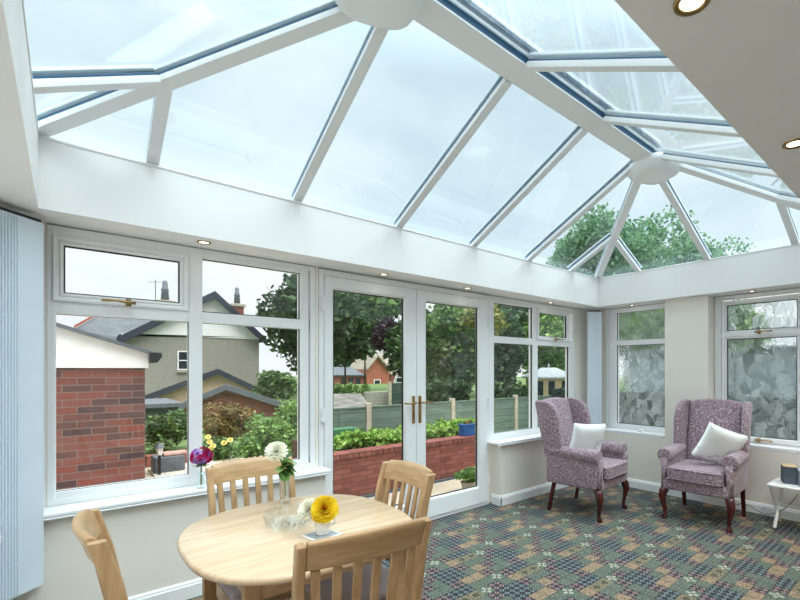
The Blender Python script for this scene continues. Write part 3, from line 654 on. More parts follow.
# ------------------------------------------------------------------ dining chairs (front +y)
def make_chair():
    t = thing('dining_chair', 'x', 'chair')
    post = lambda sx: [(sx*.172, -.195, 0), (sx*.172, -.177, .22), (sx*.173, -.168, .44), (sx*.175, -.182, .62), (sx*.178, -.212, .78), (sx*.180, -.248, .903)]
    for sx in (-1, 1):
        P = post(sx); b = MB(); vs = []
        for p in P:
            w = .0125; dpt = .021 if p[2] > .3 else .018
            for e, g in ((-1, -1), (1, -1), (1, 1), (-1, 1)): vs.append((p[0]+e*w, p[1]+g*dpt, p[2]))
        fs = [(i*4+k, i*4+(k+1) % 4, i*4+4+(k+1) % 4, i*4+4+k) for i in range(len(P)-1) for k in range(4)]+[(3, 2, 1, 0), tuple(len(vs)-4+k for k in range(4))]
        b.add(vs, fs).build('rear_leg', 'oak_v', t, bevel=.006, seg=3)
        MB().bar((sx*.182, .158, 0), (sx*.182, .158, .435), (1, 0, 0), (0, 1, 0), .03, -.015, .015, w1=.04).build('front_leg', 'oak_v', t, bevel=.004)
    # crest rail, bowed backwards, rolled top
    b = MB(); n = 17; prof = [(.011, .826), (.011, .87), (.010, .895), (.004, .908), (-.006, .913), (-.017, .909), (-.021, .895), (-.014, .87), (-.011, .826)]
    m = len(prof)
    for i in range(n):
        u = -1+2*i/(n-1); x = u*.167; bow = -.024*(1-u*u); lift = .008*(1-u*u)
        for y, z in prof: b.v.append((x, y-.222+bow-(z-.80)*.28, z+lift*(z-.79)*8))
    for i in range(n-1):
        for k in range(m): b.f.append((i*m+k, (i+1)*m+k, (i+1)*m+(k+1) % m, i*m+(k+1) % m)); b.mi.append(0)
    b.f.append(tuple(range(m))); b.f.append(tuple((n-1)*m+k for k in range(m))[::-1]); b.mi += [0, 0]
    b.build('crest_rail', 'oak_x', t, bevel=.004, seg=2)
    b = MB()
    for i in range(9):
        u = -1+2*i/8
        b.v += [(u*.165, -.170-.018*(1-u*u)-e, z) for e, z in ((-.009, .475), (.009, .475), (.012, .515), (-.006, .515))]
    for i in range(8):
        for k in range(4): b.f.append((i*4+k, (i+1)*4+k, (i+1)*4+(k+1) % 4, i*4+(k+1) % 4)); b.mi.append(0)
    b.build('lower_back_rail', 'oak_x', t, bevel=.003)
    for k in range(6):
        u = -.76+1.52*k/5; bw = (1-u*u)
        pts = [(u*.165, -.172-.014*bw, .50), (u*.172, -.192-.018*bw, .64), (u*.185, -.226-.024*bw, .84)]
        b = MB()
        for p in pts: b.v += [(p[0]+e*.012, p[1]+g*.006, p[2]) for e, g in ((-1, -1), (1, -1), (1, 1), (-1, 1))]
        for i in range(2):
            for q in range(4): b.f.append((i*4+q, i*4+(q+1) % 4, i*4+4+(q+1) % 4, i*4+4+q)); b.mi.append(0)
        b.build('back_slat', 'oak_v', t, bevel=.002)
    b = MB()
    for q in ((-.165, .165, .146, .170), (-.165, .165, -.18, -.156), (-.190, -.164, -.165, .155), (.164, .190, -.165, .155)): b.box(*q, .385, .44)
    b.build('seat_frame', 'oak', t, bevel=.003)
    b = MB().box(-.190, .190, -.146, .190, .441, .474); b.build('seat_pad', 'seat_pad', t, bevel=.016, seg=4, smooth=True)
    return t
ch0 = make_chair()
crest_off = -.26
def put_chair(o, cx_, cy_, ang, label):
    """cx_, cy_ = middle of the crest rail; ang = direction the sitter faces, from +y"""
    fx, fy = -math.sin(ang), math.cos(ang)
    o.location = (cx_-fx*crest_off, cy_-fy*crest_off, 0); o.rotation_euler = (0, 0, ang); tag(o, label, 'chair', 'light oak dining chairs around the table')
put_chair(ch0, .616, 1.112, R(-8.2), 'light oak slat-back dining chair nearest the viewpoint, its back turned to the viewer')
put_chair(copy_tree(ch0), .660, 2.36, R(180), 'light oak slat-back dining chair behind the table, below the large window')
put_chair(copy_tree(ch0), 1.165, 1.735, R(90), 'light oak slat-back dining chair right of the table, in front of the french doors')
put_chair(copy_tree(ch0), .045, 1.72, R(-90), 'light oak dining chair left of the table, its back seen almost edge-on')

# ------------------------------------------------------------------ things on the table
def flower(b, c, r, n_layers, n_pet, mi=0, mi2=None, tilt=(0, 0, 1), seed=1, droop=.1, pw=1.1):
    rnd = random.Random(seed); nz = Vector(tilt).normalized(); ax = nz.orthogonal().normalized(); ay = nz.cross(ax); c = Vector(c)
    for L in range(n_layers):
        f = L/(n_layers-1 or 1); el = R(2+78*f); rr = r*(1-.45*f)
        for k in range(n_pet):
            a = 2*math.pi*(k+.5*(L % 2))/n_pet+rnd.uniform(-.1, .1); e = el+rnd.uniform(-.1, .1)
            d = (ax*math.cos(a)+ay*math.sin(a)); tip = d*math.cos(e)*rr+nz*math.sin(e)*rr*.9
            sd = nz.cross(d); w = r*.9*math.pi/n_pet*pw; m_ = tip*.6; o2 = nz*.08*r
            b.add([c+sd*w*.25, c-sd*w*.25, c+m_-sd*w+o2, c+m_+sd*w+o2, c+tip-sd*w*.5, c+tip+sd*w*.5, c+m_-o2*.6],
                  [(0, 1, 2, 6), (0, 6, 3), (6, 2, 4), (6, 4, 5), (6, 5, 3)], mi if (mi2 is None or f < .9) else mi2)
def leafsurf(b, c, d, L, w, mi=0):
    c = Vector(c); d = Vector(d).normalized(); s_ = d.cross(Vector((0, 0, 1)));
    s_ = s_.normalized() if s_.length > .01 else Vector((1, 0, 0)); dr = Vector((0, 0, -L*.2))
    b.add([c, c+d*L*.35+s_*w, c+d*L*.35-s_*w, c+d*L*.75+s_*w*.7+dr*.5, c+d*L*.75-s_*w*.7+dr*.5, c+d*L+dr, c+d*L*.5+Vector((0, 0, -w*.4))],
          [(0, 1, 6), (0, 6, 2), (1, 3, 6), (6, 4, 2), (3, 5, 6), (6, 5, 4)], mi)
TT = .7405
# tall vase with white dahlia
vx, vy = .738, 2.12
vs = thing('flower_vase', 'tall clear glass vase holding one white dahlia, at the back of the table', 'vase', (vx, vy, TT))
MB().lathe([(.001, 0), (.026, 0), (.024, .006), (.019, .03), (.022, .09), (.029, .145), (.0275, .145), (.020, .09), (.017, .03), (.001, .02)], 20).build('vase_body', 'crystal', vs, smooth=True)
MB().lathe([(.001, .022), (.0165, .03), (.019, .08), (.001, .081)], 16).build('water', 'crystal', vs, smooth=True)
fl = thing('white_dahlia', 'white dahlia with green leaves standing in the tall clear vase', 'flower', (vx, vy, TT))
MB().tube([(.004, 0, .03), (0, 0, .12), (-.02, -.012, .20), (-.04, -.02, .25)], .0028, 6).build('stem', 'stem', fl, smooth=True)
b = MB(); flower(b, (-.045, -.025, .245), .050, 7, 17, tilt=(-.3, -.75, .6), seed=2); b.build('bloom', 'petal_white', fl)
b = MB(); rnd = random.Random(4)
for k in range(16):
    a = rnd.uniform(-2.4, 1.2); leafsurf(b, (-.01, 0, .15+.010*(k % 6)), (math.cos(a)*.9, math.sin(a)*.9, rnd.uniform(-.5, .7)), .07, .022)
b.build('leaves', 'leaf_fresh', fl)
# magenta posy on the window sill
t = thing('bud_vase', 'small clear vase on the window sill behind the rear dining chair', 'vase', (.60, 3.135, .637))
MB().lathe([(.001, 0), (.024, 0), (.028, .03), (.018, .07), (.022, .10), (.020, .10), (.016, .07), (.025, .03), (.001, .01)], 18).build('vase_body', 'crystal', t, smooth=True)
t = thing('sweet_william', 'magenta and lilac flower posy in the vase on the window sill', 'flower', (.60, 3.135, .637))
MB().tube([(0, 0, .02), (0, 0, .10), (0, -.01, .16)], .004, 6).build('stem', 'stem', t, smooth=True)
rnd = random.Random(9); b = MB(); b2 = MB()
for k in range(24):
    v = Vector((rnd.gauss(0, 1), rnd.gauss(0, 1), rnd.gauss(0, 1))).normalized(); q = b2 if k % 5 in (0, 2) else b
    flower(q, Vector((0, -.01, .195))+Vector((v.x*.052, v.y*.052, v.z*.042)), .024, 2, 5, tilt=v, seed=k)
b.build('bloom', 'petal_magenta', t); b2.build('bloom', 'petal_lilac', t)
b = MB()
for k in range(6): leafsurf(b, (0, -.01, .14), (math.cos(k), math.sin(k), .1), .05, .014)
b.build('leaves', 'leaf_fresh', t)
# cut glass bowl
t = thing('glass_bowl', 'faceted cut crystal bowl in the middle of the table', 'bowl', (.642, 1.79, TT))
b = MB(); N = 48
wp = lambda tt, z: 1+.035*math.cos(12*tt)*(1 if .01 < z < .06 else .4)+.03*math.cos(4*tt)
b.lathe([(.001, 0), (.066, 0), (.078, .008), (.086, .03), (.092, .052), (.094, .064), (.087, .066), (.082, .05), (.074, .02), (.06, .012), (.001, .01)], N, warp=wp)
b.build('bowl_body', 'crystal', t)
b = MB()
for k in range(24):
    a = 2*math.pi*k/24
    for q in (-1, 1): b.tube([(math.cos(a)*.082, math.sin(a)*.082, .01), (math.cos(a+q*.26)*.094, math.sin(a+q*.26)*.094, .058)], .0016, 4)
b.build('cut_facets', 'crystal', t)
# coaster + white cup with flowers
t = thing('coaster', 'square white stone coaster under the small flower cup', 'coaster', (.690, 1.600, TT), R(12))
MB().box(-.052, .052, -.052, .052, 0, .006).build('coaster_plate', 'ceramic', t, bevel=.002); MB().box(-.044, .044, -.044, .044, .006, .0066).build('inlay', 'silver', t)
t = thing('flower_cup', 'small white cup on the square coaster holding cut flowers', 'cup', (.695, 1.605, TT+.0068))
MB().lathe([(.001, 0), (.024, 0), (.026, .005), (.022, .014), (.029, .03), (.031, .058), (.029, .058), (.026, .03), (.018, .016), (.001, .012)], 24).build('cup_body', 'ceramic', t, smooth=True)
MB().tube([(.03, 0, .05), (.046, 0, .046), (.046, 0, .028), (.028, 0, .022)], .0035, 8).build('cup_handle', 'ceramic', t, smooth=True)
t = thing('yellow_rose', 'large bright yellow bloom in the small white cup on the table', 'flower', (.695, 1.605, TT))
MB().tube([(0, 0, .02), (.004, -.006, .07)], .003, 6).build('stem', 'stem', t, smooth=True)
b = MB(); flower(b, (.0, -.012, .098), .052, 7, 9, 0, 1, tilt=(-.35, -.75, .55), seed=5, pw=1.7); b.build('bloom', ['petal_yellow', 'petal_orange'], t)
t = thing('white_blossom', 'creamy white bloom beside the yellow rose in the small cup', 'flower', (.695, 1.605, TT))
MB().tube([(-.005, .005, .02), (-.02, .02, .07)], .003, 6).build('stem', 'stem', t, smooth=True)
b = MB(); flower(b, (-.042, .022, .098), .044, 6, 15, tilt=(-.6, -.5, .5), seed=6); flower(b, (-.02, .05, .092), .03, 5, 11, tilt=(-.2, -.2, .9), seed=8); b.build('bloom', 'petal_white', t)

# ------------------------------------------------------------------ wing armchairs (front +y)
def rounded(name, x, y, z, r, mat_, par, rot=None, loc=None, seg=5):
    return MB().box(*x, *y, *z).build(name, mat_, par, bevel=r, seg=seg, smooth=True, rot=rot, loc=loc)
def make_wing():
    t = thing('wing_armchair', 'x', 'armchair')
    rounded('seat_rail', (-.285, .285), (-.26, .27), (.27, .375), .025, 'damask', t)
    c = rounded('seat_cushion', (-.228, .228), (-.20, .305), (.368, .488), .032, 'damask', t)
    b = MB()
    for z in (.384, .474):
        pts = []
        for k in range(41):
            x, y = sup(2*math.pi*k/40, .229, .253, 12); pts.append((x, y+.052, z))
        b.tube(pts, .0055, 6, caps=False)
    b.build('piping', 'damask', c, smooth=True)
    # inner back: arched slab, raked
    b = MB(); nx, nz = 15, 16; th = .11
    def bz(u): return 1.075-.028*u*u-.03*max(0, abs(u)-.8)*5*.5
    for side in (0, 1):
        for j in range(nz):
            for i in range(nx):
                u = -1+2*i/(nx-1); v = j/(nz-1); z = .33+(bz(u)-.33)*v; x = u*.240
                y = -.20-(z-.36)*.22; puff = .028*(1-u*u)*math.sin(math.pi*min(1, v*1.02)); 
                b.v.append((x, y+puff if side == 0 else y-th*(1 if v < .93 else .8), z-(0 if side == 0 else .006)))
    g = lambda s_, i, j: s_*nx*nz+j*nx+i
    for j in range(nz-1):
        for i in range(nx-1):
            b.f.append((g(0, i, j), g(0, i+1, j), g(0, i+1, j+1), g(0, i, j+1))); b.f.append((g(1, i, j), g(1, i, j+1), g(1, i+1, j+1), g(1, i+1, j))); b.mi += [0, 0]
    for i in range(nx-1):
        b.f.append((g(0, i, nz-1), g(0, i+1, nz-1), g(1, i+1, nz-1), g(1, i, nz-1))); b.f.append((g(0, i, 0), g(1, i, 0), g(1, i+1, 0), g(0, i+1, 0))); b.mi += [0, 0]
    for j in range(nz-1):
        b.f.append((g(0, 0, j), g(0, 0, j+1), g(1, 0, j+1), g(1, 0, j))); b.f.append((g(0, nx-1, j), g(1, nx-1, j), g(1, nx-1, j+1), g(0, nx-1, j+1))); b.mi += [0, 0]
    b.build('backrest', 'damask', t, bevel=.03, seg=4, smooth=True)
    for sx in (-1, 1):
        # wing outline in the side plane (y forward, z up)
        yb = lambda z: -.20-(z-.36)*.22
        out = [(yb(.50)-.09, .50), (yb(.50)+.06, .56), (yb(.62)+.14, .64), (yb(.72)+.15, .74), (yb(.85)+.17, .86), (yb(.95)+.165, .95), (yb(1.02)+.14, 1.015), (yb(1.05)+.09, 1.05), (yb(1.06)+.0, 1.062), (yb(1.06)-.09, 1.055), (yb(.8)-.09, .8)]
        b = MB(); n = len(out)
        for e in (0, 1):
            for y, z in out:
                fwd = max(0, y-yb(z)+.0); x = .235+fwd*.20+(.062 if e else .0)
                b.v.append((sx*x, y, z))
        b.f = [tuple(range(n)), tuple(range(n, 2*n))[::-1]]+[(i, i+n, (i+1) % n+n, (i+1) % n) for i in range(n)]; b.mi = [0]*len(b.f)
        b.build('wing', 'damask', t, bevel=.028, seg=5, smooth=True)
        # arm panel and rolled arm
        a = MB().box(sx*.235 if sx > 0 else -.300, .300 if sx > 0 else -.235, -.30, .235, .28, .57).build('arm_panel', 'damask', t, bevel=.02, seg=4, smooth=True)
        r = MB(); pts = [(sx*.272, -.27, .59), (sx*.272, -.22, .592), (sx*.274, 0, .583), (sx*.272, .20, .575), (sx*.272, .245, .573)]
        r.tube(pts, [.03, .048, .055, .066, .064], 20); r.build('arm_roll', 'damask', t, bevel=.012, seg=3, smooth=True)
        b = MB(); b.tube([(sx*.270, .243, .30), (sx*.268, .247, .42), (sx*.270, .248, .55)], [.026, .024, .03], 12); b.build('arm_front', 'damask', t, smooth=True)
        # cabriole front leg
        P = [(sx*.262, .225, .285), (sx*.278, .245, .24), (sx*.284, .254, .20), (sx*.276, .248, .14), (sx*.266, .238, .08), (sx*.264, .236, .035), (sx*.268, .244, .016), (sx*.268, .246, .0)]
        MB().tube(P, [.036, .037, .032, .022, .016, .016, .026, .024], 12).build('front_leg', 'mahogany', t, smooth=True)
        MB().bar((sx*.262, -.285, 0), (sx*.262, -.225, .29), (1, 0, 0), (0, 1, 0), .03, -.015, .015, w1=.04).build('rear_leg', 'mahogany', t, bevel=.004)
    b = MB().box(-.24, .24, -.335, -.24, .28, .52).build('back_panel', 'damask', t, bevel=.02, seg=3, smooth=True)
    return t
wg = make_wing()
def put_wing(o, fl_, fr_, label):
    """front feet positions: sitter's right foot fl_, left foot fr_ as seen by the sitter"""
    a, c = Vector(fl_), Vector(fr_); m_ = (a+c)/2; xd = (c-a).normalized(); ang = math.atan2(xd.y, xd.x); f = Vector((-xd.y, xd.x))
    o.location = (m_.x-f.x*.246, m_.y-f.y*.246, 0); o.rotation_euler = (0, 0, ang)
    tag(o, label, 'armchair', 'mauve wing armchairs'); return ang
put_wing(wg, (4.05, 1.30), (4.01, 1.85), 'mauve paisley wing armchair on the right, facing the table, below the pier')
wg2 = copy_tree(wg)
put_wing(wg2, (4.02, 2.235), (3.455, 2.175), 'mauve paisley wing armchair in the far corner, seen from its side')

def pillow(label, par, loc, rot):
    """square cushion leaning in an armchair; loc/rot in the armchair's frame"""
    b = MB(); n = 15; S_ = .185
    for side in (1, -1):
        for j in range(n):
            for i in range(n):
                u, v = -1+2*i/(n-1), -1+2*j/(n-1)
                k = 1-.10*(abs(u)**2*(1-v*v)*.0+0)-.07*((1-abs(v)**2)*abs(u)**3)  # sides pulled in
                k2 = 1-.07*((1-abs(u)**2)*abs(v)**3)
                h = .058*((1-u**4)*(1-v**4))**.6
                b.v.append((u*S_*k, side*h, v*S_*k2))
    g = lambda s_, i, j: s_*n*n+j*n+i
    for j in range(n-1):
        for i in range(n-1):
            b.f.append((g(0, i, j), g(0, i+1, j), g(0, i+1, j+1), g(0, i, j+1))); b.f.append((g(1, i, j), g(1, i, j+1), g(1, i+1, j+1), g(1, i+1, j))); b.mi += [0, 0]
    for k in range(n-1):
        for q in ((g(0, k, 0), g(1, k, 0), g(1, k+1, 0), g(0, k+1, 0)), (g(0, k, n-1), g(0, k+1, n-1), g(1, k+1, n-1), g(1, k, n-1)), (g(0, 0, k), g(0, 0, k+1), g(1, 0, k+1), g(1, 0, k)), (g(0, n-1, k), g(1, n-1, k), g(1, n-1, k+1), g(0, n-1, k+1))): b.f.append(q); b.mi.append(0)
    o = b.build('throw_cushion', 'cushion', smooth=True)
    pm = Matrix.LocRotScale(par.location, par.rotation_euler, None) @ Matrix.Translation(loc) @ rot
    o.matrix_world = pm; tag(o, label, 'cushion', 'white cushions on the armchairs'); return o
from mathutils import Euler
def lean(z, x, y): return Matrix.Rotation(R(z), 4, 'Z') @ Matrix.Rotation(R(x), 4, 'X') @ Matrix.Rotation(R(y), 4, 'Y')
pillow('white square cushion tilted on the right-hand wing armchair', wg, (-.120, -.03, .668), lean(30, -20, -22))
pillow('white square cushion leaning in the far corner wing armchair', wg2, (.04, .0, .672), lean(-30, -17, -3))

# ------------------------------------------------------------------ side table, hifi, cable
t = thing('folding_side_table', 'low white folding side table with crossed legs at the right edge', 'table', (4.53, .82, 0))
MB().box(-.165, .165, -.30, .30, .366, .385).build('tabletop', 'white_plastic', t, bevel=.006, seg=3)
for sy in (-.27, .27):
    MB().tube([(-.15, sy, .366), (.13, sy, .012)], .013, 4, sq=1.2).build('leg', 'white_plastic', t, bevel=.003)
    MB().tube([(.15, sy-.02*math.copysign(1, sy), .366), (-.13, sy-.02*math.copysign(1, sy), .012)], .013, 4, sq=1.2).build('leg', 'white_plastic', t, bevel=.003)
b = MB(); b.tube([(0, -.27, .19), (0, .27, .19)], .007, 8); b.build('cross_rail', 'white_plastic', t, smooth=True)
t = thing('loudspeaker', 'small grey loudspeaker with wooden top on the white side table', 'loudspeaker', (4.555, 1.0, .3855), R(-68))
MB().box(-.048, .048, -.07, .07, 0, .142).build('cabinet', 'grey_fabric', t, bevel=.003); MB().box(-.050, .050, -.072, .072, .142, .150).build('top_panel', 'lightwood', t, bevel=.002)
t = thing('micro_hifi', 'silver compact stereo unit beside the grey loudspeaker', 'stereo', (4.53, .85, .3855), R(-68))
MB().box(-.08, .08, -.075, .075, .004, .130).build('casing', 'silver', t, bevel=.005)
MB().box(-.045, .045, -.079, -.075, .072, .108).build('display', 'display', t)
MB().box(-.07, .07, -.078, -.075, .012, .028).build('disc_tray', 'upvc', t)
for k in range(4): MB().lathe([(.007, 0), (.006, .006), (.001, .006)], 12).build('button', 'chrome', t, loc=(-.045+.03*k, -.0745, .05), rot=(R(90), 0, 0))
for sx in (-1, 1): MB().box(sx*.06-.01, sx*.06+.01, -.06, .06, 0, .004).build('foot', 'dark', t)
b = MB(); b.tube([(4.72, 1.50, .012), (4.70, 1.42, .10), (4.715, 1.33, .075), (4.70, 1.24, .014), (4.72, 1.12, .05), (4.735, 1.02, .16), (4.73, .96, .28)], .0045, 8)
bm_ = b.build('power_cable', 'cable', smooth=True, sub=1); tag(bm_, 'grey power cable looping between right armchair and side table', 'cable')
t = thing('air_freshener', 'small white plastic air freshener on the sill of the narrow window', 'air freshener', tuple(at(641, 434.5, x=4.86)), 0)
t.location = (4.86, at(641, 434.5, x=4.86).y, .637)
MB().lathe([(.001, 0), (.03, 0), (.032, .008), (.026, .03), (.016, .038), (.001, .04)], 20).build('holder', 'white_plastic', t, smooth=True)

# ================================================================== the garden and the houses beyond
def outside(name, b, mat_, label, cat, **k): return struct(b.build(name, mat_, **k), label, cat)
GZ = -.15
outside('patio', MB().box(-3, 7, D+.115, 4.72, GZ-.1, GZ).box(-3, 2.15, 4.72, 8.9, GZ-.1, GZ).box(4.6, 7, 4.72, 6.75, GZ-.1, GZ).box(2.15, 7., 6.7, 8.95, GZ-.15, GZ-.1), 'stone', 'beige stone patio outside the french doors', 'patio')
outside('lawn', MB().box(-60, 90, 8.95, 120, -.6, -.32).box(7.0, 90, -40, 8.95, -.6, -.32), 'lawn', 'grass beyond the fence', 'lawn')
outside('gravel_bed', MB().box(.9, 1.75, 6.6, 8.3, GZ, GZ+.03), 'gravel', 'pale gravel patch in the garden left of the doors', 'gravel')
t = thing('raised_bed', 'red brick retaining wall of the raised garden bed outside the french doors', 'garden wall', (0, 0, 0))
MB().box(2.2, 4.62, 4.78, 5.0, GZ, .335).box(4.40, 4.62, 5.0, 6.7, GZ, .335).build('brick_wall', 'brick_red', t)
c_ = MB()
for k in range(31): c_.box(2.195+k*.0785, 2.195+k*.0785+.070, 4.765, 4.99, .337, .40)
c_.build('coping', 'brick_red', t, bevel=.003)
MB().box(2.43, 4.40, 5.0, 6.7, -.2, .33).build('soil', 'soil', t)
MB().box(2.2, 4.7, 4.74, 4.78, GZ, GZ+.03).build('dark_base_strip', 'lead', t)  # thin dark strip along the foot of the brick wall

def cards(b, c, rad, n, size, rnd, blobs=14, flat=.9, shell=.55, mi=0, droop=0.):
    """leaf blades scattered over clustered clumps filling an ellipsoid"""
    c = Vector(c); cl = []
    for _ in range(blobs):
        v = Vector((rnd.gauss(0, 1), rnd.gauss(0, 1), rnd.gauss(0, 1))).normalized()*rnd.uniform(.35, .85)
        cl.append((Vector((v.x*rad[0], v.y*rad[1], v.z*rad[2]*flat)), rnd.uniform(.28, .5)))
    cl.append((Vector((0, 0, 0)), .7))
    for _ in range(n):
        q, s_ = rnd.choice(cl); v = Vector((rnd.gauss(0, 1), rnd.gauss(0, 1), rnd.gauss(0, 1))).normalized()*(rnd.uniform(shell, 1.)*s_)
        p = c+q+Vector((v.x*rad[0], v.y*rad[1], v.z*rad[2]))
        d = Vector((rnd.gauss(0, 1), rnd.gauss(0, 1), rnd.gauss(0, .6)-droop)).normalized(); w = d.cross(Vector((rnd.gauss(0, 1), rnd.gauss(0, 1), rnd.gauss(0, 1)))).normalized()
        L = size*rnd.uniform(.6, 1.3); W = L*.32
        b.add([p, p+d*L*.5+w*W, p+d*L, p+d*L*.5-w*W], [(0, 1, 2, 3)], mi)
def trunk(name, base, top, r, par, seed=0, n=5):
    rnd = random.Random(seed); base, top = Vector(base), Vector(top); b = MB()
    b.tube([base, base.lerp(top, .5)+Vector((rnd.uniform(-.1, .1)*r*4, 0, 0)), top], [r, r*.8, r*.5], 8)
    for k in range(n):
        a = rnd.uniform(0, 6.28); s = base.lerp(top, rnd.uniform(.4, .95)); L = (top-base).length*rnd.uniform(.25, .5)
        b.tube([s, s+Vector((math.cos(a)*L*.5, math.sin(a)*L*.5, L*.4)), s+Vector((math.cos(a)*L, math.sin(a)*L, L*.9))], [r*.4, r*.28, r*.1], 6)
    return b.build(name, 'bark', par, smooth=True)
def tree(name, label, u, v, d, ru, rv, mat_, n, size, seed, base=-.35, cat='tree', group=None, blobs=16, droop=0., th=1., depth=None, tr=.03, nb=5):
    """crown centred on the sight line (u, v) at distance d; ru, rv = crown half sizes in pixels at that distance"""
    c = at(u, v, d=d); k = d/F; rad = (ru*k, (depth or ru)*k, rv*k); rnd = random.Random(seed)
    t = thing(name, label, cat, (c.x, c.y, base), 0, group); z = c.z-base; b = MB()
    cards(b, (0, 0, z), rad, n, size, rnd, blobs, droop=droop); b.build('foliage', mat_, t)
    trunk('trunk', (0, 0, 0), (0, 0, z+rad[2]*(.4 if nb else 0)), max(.02, tr*rad[2]*th), t, seed, nb)
    return t
tree('garden_tree', 'tall dark green tree between the grey gable house and the french doors', 312, 318, 27, 46, 62, 'leaf_dark', 9000, .42, 1, blobs=26)
tree('garden_tree', 'broad dark tree whose low boughs hang over the orange brick house', 345, 326, 32, 38, 36, 'leaf_dark', 6500, .5, 2, blobs=20)
tree('garden_tree', 'high mid-green tree at the top of the left french door', 365, 298, 38, 48, 30, 'leaf_mid', 5000, .6, 3)
tree('copper_beech', 'purple leaved tree behind the orange brick house', 390, 334, 26, 17, 19, 'leaf_purple', 3500, .24, 4, nb=0)
tree('garden_tree', 'leafy green tree filling the glass of the right french door', 448, 346, 16, 40, 58, 'leaf_mid', 11000, .2, 5, blobs=24)
tree('garden_tree', 'dark blue-green tree behind the fence, beyond the window beside the french doors', 495, 352, 18, 38, 50, 'leaf_blue', 9000, .22, 6, blobs=24)
tree('garden_tree', 'lighter green tree above the summerhouse', 550, 343, 24, 38, 40, 'leaf_fresh', 9000, .28, 7)
tree('garden_tree', 'green tree with golden tips crossing the top of the right french door', 482, 318, 12, 26, 18, 'leaf_gold', 2200, .13, 8)
tree('garden_tree', 'dark evergreen in shade low behind the fence panels', 445, 392, 13, 34, 18, 'leaf_dark', 4000, .16, 9, cat='shrub')
tree('garden_shrub', 'dark shrub behind the fence under the blue-green tree', 505, 396, 15, 32, 14, 'leaf_dark', 3500, .16, 10, cat='shrub')
tree('willow_tree', 'feathery pale green willow rising over the far corner of the glass roof', 626, 268, 15, 66, 62, 'leaf_willow', 24000, .15, 11, blobs=34, droop=.9, nb=0)
tree('willow_tree', 'lower feathery willow left of the tall one, over the glass roof corner', 568, 277, 17, 34, 40, 'leaf_willow', 10000, .15, 12, blobs=18, droop=.9, nb=0)
tree('willow_tree', 'feathery willow crown right of the tall one, above the right-hand wall', 694, 276, 17, 44, 50, 'leaf_willow', 10000, .15, 13, blobs=20, droop=.9, nb=0)
tree('garden_tree', 'green tree outside the narrow obscure-glass window', 640, 335, 13.8, 44, 34, 'leaf_fresh', 5000, .2, 14)
tree('garden_shrub', 'distant rounded green tree low between the grey gable house and the big dark tree', 275, 386, 22, 22, 16, 'leaf_mid', 2500, .2, 30, cat='shrub')
tree('garden_tree', 'hazy green tree far behind the left french door', 345, 345, 80, 60, 34, 'leaf_blue', 10000, .6, 31, depth=30)
tree('garden_tree', 'dense green tree behind the meeting stiles of the french doors', 420, 345, 26, 34, 52, 'leaf_dark', 6000, .4, 32)
tree('garden_tree', 'deep green tree behind the golden-tipped tree', 515, 325, 30, 60, 42, 'leaf_dark', 7000, .5, 33)
# shrubs of the left garden
tree('garden_shrub', 'rounded dark green shrub beside the brick garage corner', 168, 432, 9.2, 26, 24, 'leaf_mid', 3600, .085, 20, GZ, 'shrub')
tree('acer_bush', 'bronze-green spreading acer bush in front of the brown brick gable', 228, 424, 9.0, 28, 21, 'leaf_acer', 4200, .07, 21, GZ, 'shrub', droop=.3)
tree('garden_shrub', 'fresh green leafy border plant behind the white dahlia', 268, 440, 7.6, 26, 26, 'leaf_fresh', 2600, .075, 22, GZ, 'shrub')
tree('garden_shrub', 'tall bright green plant by the right edge of the large window', 291, 420, 8.6, 20, 30, 'leaf_fresh', 2200, .08, 23, GZ, 'shrub')
tree('rose_bush', 'rose bush with pale yellow blooms beneath the acer', 216, 450, 7.6, 18, 16, 'leaf_mid', 1500, .06, 24, GZ, 'shrub')
for i, (u, v) in enumerate(((208, 437), (209.5, 442), (213, 446), (224, 443), (230, 440), (211, 448))):
    t = thing('garden_rose', 'pale yellow roses on the bush beneath the acer', 'flower', at(u, v, d=7.2), 0, 'yellow roses on the rose bush')
    b = MB(); flower(b, (0, 0, 0), .045, 4, 8, tilt=(-.2, -.8, .5), seed=40+i); b.build('bloom', 'petal_pale_yellow', t)
    MB().tube([(0, .02, -.01), (.01, .06, -.2), (.02, .1, -.42)], .005, 5).build('stem', 'stem', t)
# low hedge, bed plants
for i in range(9):
    u = 340+i*8.5; v = 440-(i % 3)*1.5; p = at(u, v, y=5.35+.22*(i % 2))
    t = thing('bed_plant', 'lime green leafy plants in the raised bed seen through the left french door' if u < 404 else 'lime green leafy plant in the raised bed seen behind the door stiles', 'plant', (p.x, p.y, .33), 0, 'lime green plants in the raised bed, left door' if u < 404 else None)
    if u >= 404: t['label'] = 'lime green leafy plants of the raised bed behind the meeting door stiles'; t['group'] = 'lime green plants behind the door stiles'
    b = MB(); rnd = random.Random(60+i); cards(b, (0, 0, .10), (.17, .2, .12), 330, .075, rnd, 6); b.build('foliage', 'leaf_lime', t)
    MB().tube([(0, 0, 0), (.01, 0, .12)], .008, 5).build('stem', 'stem', t)
for i in range(6):
    p = at(430+i*8, 436-(i % 2)*2, y=5.3+.2*(i % 2))
    t = thing('bed_plant', 'lime green leafy plants in the raised bed seen through the right french door', 'plant', (p.x, p.y, .33), 0, 'lime green plants in the raised bed, right door')
    b = MB(); rnd = random.Random(80+i); cards(b, (0, 0, .11), (.18, .2, .13), 330, .075, rnd, 6); b.build('foliage', 'leaf_lime', t)
    MB().tube([(0, 0, 0), (.01, 0, .12)], .008, 5).build('stem', 'stem', t)
p = at(467, 436, y=4.9)
t = thing('plant_pot', 'blue glazed pot standing on the end of the brick retaining wall', 'plant pot', (p.x, p.y, .402))
